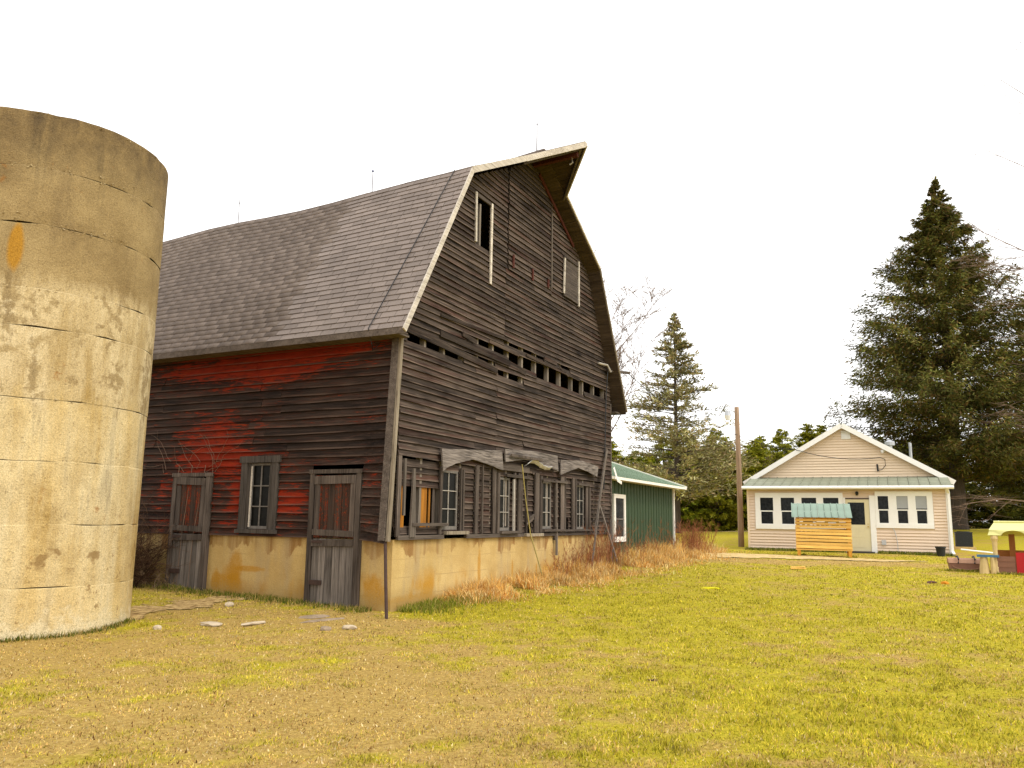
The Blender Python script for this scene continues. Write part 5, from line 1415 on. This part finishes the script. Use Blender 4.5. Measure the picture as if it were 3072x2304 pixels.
# dead shrub between silo and barn
def twig_shrub(name, base, n_, hmax, spread, colr, label, cat_):
    V = []; F = []; Cc = []
    def seg(p, q, r0, r1, c_):
        t_ = (q-p).normalized(); a_ = t_.cross(Vector((.1,.2,1))).normalized(); b_ = a_.cross(t_); i = len(V)
        for cc, rr in ((p, r0), (q, r1)):
            for k in range(3): V.append(tuple(cc + (a_*math.cos(2.094*k)+b_*math.sin(2.094*k))*rr)); Cc.append(c_)
        for k in range(3): F.append((i+k, i+(k+1)%3, i+3+(k+1)%3, i+3+k))
    def grow(p, d_, l_, r0, lv):
        c_ = tuple(np.array(colr)*random.uniform(.5,1.6)) + (1,)
        for i in range(3):
            q = p + d_*l_/3; seg(p, q, r0*(1-.2*i), r0*(.8-.2*i), c_); p = q
            d_ = (d_ + Vector((random.gauss(0,.22),random.gauss(0,.22),random.gauss(-.04,.2)))).normalized()
            if lv > 0:
                for _ in range(2): grow(p, (d_+Vector((random.gauss(0,.7),random.gauss(0,.7),random.gauss(0,.5)))).normalized(), l_*.55, r0*.55, lv-1)
    for _ in range(n_):
        d_ = Vector((random.gauss(0,spread),random.gauss(0,spread),1)).normalized()
        grow(Vector((random.gauss(0,.15),random.gauss(0,.15),-.03)), d_, random.uniform(.4,1)*hmax, .011, 2)
    o = link(name, np_mesh(name, np.array(V), np.array(F), M['stalk'], {'col': ('FLOAT_COLOR', np.array(Cc))}), None, None, (base[0], base[1], gz(*base)))
    return tag(o, label, cat_)
q = bw(-.55, 5.75); twig_shrub('dead_shrub', q, 95, 1.1, .6, (.075,.040,.022), 'dense leafless brown shrub squeezed between silo and plank door', 'shrub')
q = bw(-.35, 5.1); twig_shrub('dead_brambles', q, 9, .6, .9, (.18,.12,.07), 'few bare bramble twigs before the plank door by the silo', 'brambles')
q = bw(-.18, 4.4)
vb = MB()
for k in range(13):
    y0, z0 = random.uniform(3.2,5.6), random.uniform(2.35,2.6); pts = [Vector((-.06,y0,z0))]
    d_ = Vector((random.gauss(0,.03), random.gauss(0,.7), random.uniform(.3,1))).normalized()
    for i in range(5):
        pts.append(pts[-1]+d_*random.uniform(.12,.22)); d_ = (d_+Vector((random.gauss(-.02,.08),random.gauss(0,.5),random.gauss(-.12,.35)))).normalized()
    pts = [Vector((min(p.x,-.05), p.y, p.z)) for p in pts]
    vb.tube(pts, [.0045,.004,.004,.003,.002,.0015], 4)
for k in range(3): vb.tube([(-.09,4.5+.3*k,.2),(-.10,4.45+.3*k,1.2),(-.06,4.3+.35*k,2.5)], .006, 4)
vo = vb.obj('dead_vine', plain('bare_vine', (.20,.13,.09), .9, .1, .3, 10), None, (BA[0],BA[1],0), (0,0,math.pi/2-BYAW)); tag(vo, 'bare twigs of a dead vine clinging to the red side wall', 'vine')

# ------------------------------------------------------------------ trees
M['needle'] = attr_mat('conifer_needles', .8, .15, .2)
M['bark'] = wood('grey_brown_bark', (.035,.026,.02), (.12,.095,.075), 2, 1.2, (.3,.7), .1)
M['bark_light'] = wood('brown_twig_bark', (.10,.065,.045), (.26,.18,.13), 2, 1.2, (.3,.7), .1)
def conifer_mesh(name, H, zlow, prof, nbr, per, slen, swid, cols, droop, seed, gap=0.0, rise=.15, lean=(0,0)):
    """crown of needle sprays along drooping branches. prof(t) = branch length at height fraction t of the crown"""
    r0 = np.random.default_rng(seed)
    V = []; Cc = []
    brs = []
    for i in range(nbr):
        t_ = r0.random()**1.12
        z = zlow + (H-zlow)*t_
        az = r0.uniform(0, 2*np.pi)
        L_ = prof(t_, az)*(r0.uniform(.5, 1.0) if r0.random() < .45 else r0.uniform(.86, 1.06))
        d_ = np.array([math.cos(az), math.sin(az)])
        clump = r0.uniform(.55, 1.25)
        n_ = max(5, int(per*(.25+L_/prof(0.1, 0))))
        s = r0.uniform(.12, 1.0, n_)**.75
        px = s*L_
        pz_ = z + rise*L_*s*(1.2-t_*.2) - droop*L_*s**1.6*(1-t_*.75) + (.35*L_*s**3*droop)
        off = r0.normal(0, 1, n_)*(.10+.20*s)*(.35*L_+.15)*(1.15-s)
        bx = d_[0]*px - d_[1]*off; by = d_[1]*px + d_[0]*off
        bz = pz_ + r0.normal(0, .06, n_)*L_*.5
        # spray direction: outwards, hanging
        fl = 1.0 if t_ < .9 else .6
        a2 = az + r0.normal(0, .8, n_)
        ex = np.stack([np.cos(a2), np.sin(a2), r0.normal(-.25 if droop > .2 else .2, .45, n_)], -1)
        ex /= np.linalg.norm(ex, axis=1)[:,None]
        sd_ = np.cross(ex, np.stack([r0.normal(0,.5,n_), r0.normal(0,.5,n_), np.ones(n_)], -1)); sd_ /= np.linalg.norm(sd_, axis=1)[:,None]
        ll = slen*fl*r0.uniform(.5, 1.3, n_)[:,None]; ww = swid*r0.uniform(.6, 1.3, n_)[:,None]
        b0 = np.stack([bx, by, bz], -1)
        V.append(np.stack([b0, b0+ex*ll*.5+sd_*ww*.5, b0+ex*ll, b0+ex*ll*.45-sd_*ww*.5], 1).reshape(-1, 3))
        ci = r0.integers(0, len(cols), n_)
        c_ = np.array(cols)[ci]*(clump*r0.uniform(.6, 1.35, n_))[:,None]
        Cc.append(np.repeat(np.clip(c_, 0, 1), 4, 0))
        brs.append((z, az, L_, t_))
    V = np.concatenate(V); Cc = np.concatenate(Cc)
    if lean != (0,0): V[:,0] += V[:,2]*lean[0]
    # the leader and its last upright sprays
    n_ = 40
    b0 = np.stack([r0.normal(0,.03,n_), r0.normal(0,.03,n_), H - r0.uniform(0, 1.1, n_)], -1)
    ex = np.stack([r0.normal(0,.5,n_), r0.normal(0,.5,n_), np.full(n_, .9)], -1); ex /= np.linalg.norm(ex, axis=1)[:,None]
    sd_ = np.cross(ex, np.array([.3,.9,.1])); sd_ /= np.linalg.norm(sd_, axis=1)[:,None]
    V = np.concatenate([V, np.stack([b0, b0+ex*slen*.4+sd_*swid*.4, b0+ex*slen*.8, b0+ex*slen*.4-sd_*swid*.4], 1).reshape(-1,3)])
    Cc = np.concatenate([Cc, np.repeat(np.array(cols)[r0.integers(0, len(cols), n_)], 4, 0)])
    me = np_mesh(name, V, np.arange(len(V)).reshape(-1,4), M['needle'], {'col': ('FLOAT_COLOR', np.concatenate([Cc, np.ones((len(Cc),1))],1))})
    return me, brs
def trunk_mesh(name, H, r0_, brs, rise, droop, brad, mat, every=1):
    b = MB()
    b.tube([(0,0,-.4),(0,0,.3),(0,0,H*.3),(0,0,H*.7),(0,0,H*.99)], [r0_*1.25,r0_,r0_*.8,r0_*.4,.02], 9)
    for z, az, L_, t_ in brs[::every]:
        pts = []
        for s in (0, .35, .7, 1.0):
            pts.append((math.cos(az)*L_*s, math.sin(az)*L_*s, z + rise*L_*s*(1.2-t_*.2) - droop*L_*s**1.6*(1-t_*.75) + .35*L_*s**3*droop))
        b.tube(pts, [brad*(.4+L_*.25), brad*.7, brad*.45, brad*.2], 3, caps=False)
    return b.mesh(name, mat)
def tree(name, loc, crown, trunk, label, cat_='tree', group=None, sc=1.0, rz=0.0, sxy=1.0):
    e = empty(name, (loc[0], loc[1], loc[2] if len(loc) > 2 else gz(loc[0], loc[1])), rz); e.scale = (sc*sxy, sc*sxy, sc)
    tag(e, label, cat_, group)
    if trunk: link('trunk', trunk, None, e)
    if crown: link('crown', crown, None, e)
    return e
# big spruce behind the house
def prof_big(t_, az):
    base = np.interp(t_, [0,.06,.2,.35,.5,.65,.8,.92,1], [5.6,6.7,6.8,5.9,4.9,3.4,1.75,.65,.0])
    return base*(1+.12*math.sin(3*az+t_*9))
SPR = [(.120,.130,.024),(.175,.175,.034),(.080,.095,.022),(.205,.175,.045),(.20,.125,.04)]
cm, brs = conifer_mesh('spruce_crown', 21.6, 2.6, prof_big, 720, 290, .36, .075, SPR, .34, 5, rise=.30)
tm = trunk_mesh('spruce_trunk', 21.6, .42, brs, .30, .34, .035, M['bark'], 2)
tree('spruce_tree', (26.25, 48.0, 1.38), cm, tm, 'huge dark spruce towering behind the beige house')
# second leader of dark boughs at right
cm2, brs2 = conifer_mesh('spruce_crown', 15.5, 1.6, lambda t_, az: np.interp(t_, [0,.3,.6,1],[4.6,4.4,2.8,.3]), 300, 210, .36, .08, SPR, .34, 8, rise=.26)
tm2 = trunk_mesh('spruce_trunk', 15.5, .3, brs2, .26, .34, .03, M['bark'], 2)
tree('spruce_tree', (33.2, 50.0, 1.45), cm2, tm2, 'dark spruce partly cut off by the right picture edge')
# thin spruce standing alone
THN = [(.36,.34,.13),(.44,.41,.20),(.26,.25,.10),(.44,.33,.18)]
cm3, brs3 = conifer_mesh('spruce_crown', 14.2, 2.1, lambda t_, az: np.interp(t_, [0,.08,.25,.5,.75,.93,1],[3.9,5.2,4.5,2.9,1.45,.40,.03]), 340, 88, .35, .09, THN, .10, 15, rise=.14)
tm3 = trunk_mesh('spruce_trunk', 14.2, .2, brs3, .14, .10, .03, M['bark'], 1)
tree('spruce_tree', (10.6, 52, .86), cm3, tm3, 'tall thin sparse spruce standing between barn and pole')
# pines of the wood edge: three shapes copied
PIN = [[(.30,.33,.022),(.44,.43,.028),(.20,.23,.018),(.54,.48,.04)],[(.17,.22,.018),(.26,.30,.024),(.38,.36,.035)],[(.46,.42,.045),(.34,.34,.03),(.22,.24,.022)]]
shapes = []
for k, (H, zl, wd) in enumerate(((8.0,-.1,2.6),(7.2,-.1,2.9),(9.0,-.1,2.7))):
    pf = lambda t_, az, wd=wd: wd*np.interp(t_, [0,.15,.5,.8,1],[.75,1,.8,.45,.1])*(1+.15*math.sin(2*az+k))
    c_, bb = conifer_mesh('pine_crown', H, zl, pf, 260, 110, .32, .085, PIN[k], .10, 40+k, rise=.12)
    shapes.append((c_, trunk_mesh('pine_trunk', H, .16, bb, .12, .10, .03, M['bark'], 6)))
rt = random.Random(5)
spots = []
for i in range(38):
    x = 7.0 + i*.78 + rt.uniform(-.5,.5); spots.append((x, 68+rt.uniform(-2.5,2.5)-(0.02*x), rt.choice([0,1,2,0]), rt.uniform(.72,.96)))
for i in range(18):
    x = 7.5 + i*1.65 + rt.uniform(-1,1); spots.append((x, 75+rt.uniform(-2,3), rt.choice([0,1,1,2]), rt.uniform(.9,1.06)))
KIND = ['yellow-green bushy pine', 'dark green pine', 'olive taller pine']
ORD = ['first','second','third','fourth','fifth','sixth','seventh','eighth','ninth','tenth','eleventh','twelfth']
spots.sort(key=lambda s_: s_[0]/s_[1])
cnt = {}
for x, y, k, s_ in spots:
    px = 512 + 813*x/y*.99                     # where it shows across the picture
    row = 'back row' if y > 72 else 'front row'
    if px < 668: wh = 'behind the shed roof'
    elif px < 692: wh = 'beside the thin spruce'
    elif px < 736: wh = 'between thin spruce and pole'
    elif px < 790: wh = 'between pole and house roof'
    else: wh = 'behind the house'
    cnt[(k, row, wh)] = cnt.get((k, row, wh), 0)+1
    c_ = cnt[(k, row, wh)]
    lab = '%s %s, %s' % (KIND[k], wh, row) + ('' if c_ == 1 else ', %s of them from the left' % ORD[c_-1])
    tree('pine_tree', (x, y), shapes[k][0], shapes[k][1], lab, group='pines along the wood edge', sc=s_, rz=rt.uniform(0,6.28), sxy=rt.uniform(1.05,1.3))
dk_c, dk_b = conifer_mesh('pine_crown', 7.6, -.1, lambda t_, az: 2.7*np.interp(t_, [0,.15,.5,.8,1],[.8,1,.8,.45,.08]), 260, 110, .34, .09, [(.085,.10,.014),(.13,.14,.018),(.06,.07,.012),(.19,.16,.025)], .10, 71, rise=.12)  # another kind of pine with dark olive needles
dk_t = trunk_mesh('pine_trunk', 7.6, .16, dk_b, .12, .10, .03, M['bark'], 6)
# pines further right, behind the big spruce
for x, y, s_, lab in ((31,66,.8,'dark olive pine just right of the house roof, behind the big spruce trunk'),(33,64,.9,'dark olive pine right of the big spruce trunk'),(36.5,62,.85,'dark olive pine above the toy chest, far behind'),(40,64,1.0,'tall dark olive pine above the toy playhouse, far behind'),(44,63,.9,'dark olive pine cut by the right picture edge')):
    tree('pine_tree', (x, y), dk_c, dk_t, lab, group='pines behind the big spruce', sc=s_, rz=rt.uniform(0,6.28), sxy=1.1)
# bare broadleaf trees
def bare_mesh(name, H, r0_, levels, seed, spread=.55, up=.25, nb=(3,5), split=.25, droop=0.0, first=.3, thin=1.0):
    rr = random.Random(seed); b = MB()
    def grow(p, d_, l_, rad, lv):
        n_ = 5 if lv == levels else 4
        pts = [p]; rads = [rad]
        for i in range(n_):
            d_ = (d_ + Vector((rr.gauss(0,.10),rr.gauss(0,.10),rr.gauss(up*.1-droop*.1,.08)))).normalized()
            pts.append(pts[-1]+d_*l_/n_); rads.append(rad*(1-.8*(i+1)/n_))
        b.tube(pts, rads, 5 if lv == levels else 3, caps=False)
        if lv > 0:
            k = rr.randint(*nb) + (6 if lv == levels else 0)
            for j in range(k):
                f_ = first + (1-first)*(j+rr.random())/k if lv == levels else rr.uniform(.2, 1)
                i = min(int(f_*n_), n_-1); q = pts[i].lerp(pts[i+1], f_*n_-i)
                az = rr.uniform(0, 6.28); perp = Vector((math.cos(az), math.sin(az), rr.gauss(up, .2)))
                dd = (d_*(1-spread)*.9 + perp*spread).normalized()
                grow(q, dd, l_*rr.uniform(.35,.55)*(1.15-f_*.5), max(.0115*thin, rads[i]*.5*(thin if lv == levels else 1)), lv-1)
    grow(Vector((0,0,-.3)), Vector((0,0,1)), H, r0_, levels)
    return b.mesh(name, M['bark_light'])
bt = bare_mesh('bare_trunk', 10.9, .12, 3, 21, .62, .35, (10,13), thin=1.0)
o_ = tree('bare_tree', (3.9, 34.0, .45), None, bt, 'leafless young birch with reddish twigs showing past the barn')
o_.rotation_euler = (0, R(2.0), R(20)); o_.scale = (.82, .82, 1)
bt2 = bare_mesh('bare_trunk', 13.5, .16, 3, 33, .85, .05, (9,12), droop=.3, first=.12, thin=.8)
tree('bare_tree', (28.2, 39.8), None, bt2, 'leafless grey larch at the right picture edge, before the spruce')
bt3 = bare_mesh('bare_trunk', 21.0, .28, 3, 37, .8, .2, (6,8), first=.3, thin=.7)
tree('bare_tree', (28.6, 32.5), None, bt3, 'tall leafless tree whose twig ends reach in at the right edge')
bt4 = bare_mesh('bare_trunk', 6.5, .12, 3, 44, .6, .3, (6,8), first=.15)
for x, y, s_, wh in ((18.2,66,1.0,'just left of the house roof'),(21,65.5,.9,'behind the left house roof slope'),(16.2,66.5,.9,'right beside the utility pole'),(8.4,65,.9,'behind the shed roof'),(13.2,65,.8,'between thin spruce and pole')):
    tree('bare_tree', (x, y), None, bt4, 'small brown leafless tree before the pines, '+wh, group='small bare trees before the pines', sc=s_, rz=rt.uniform(0,6.28), sxy=1.2)
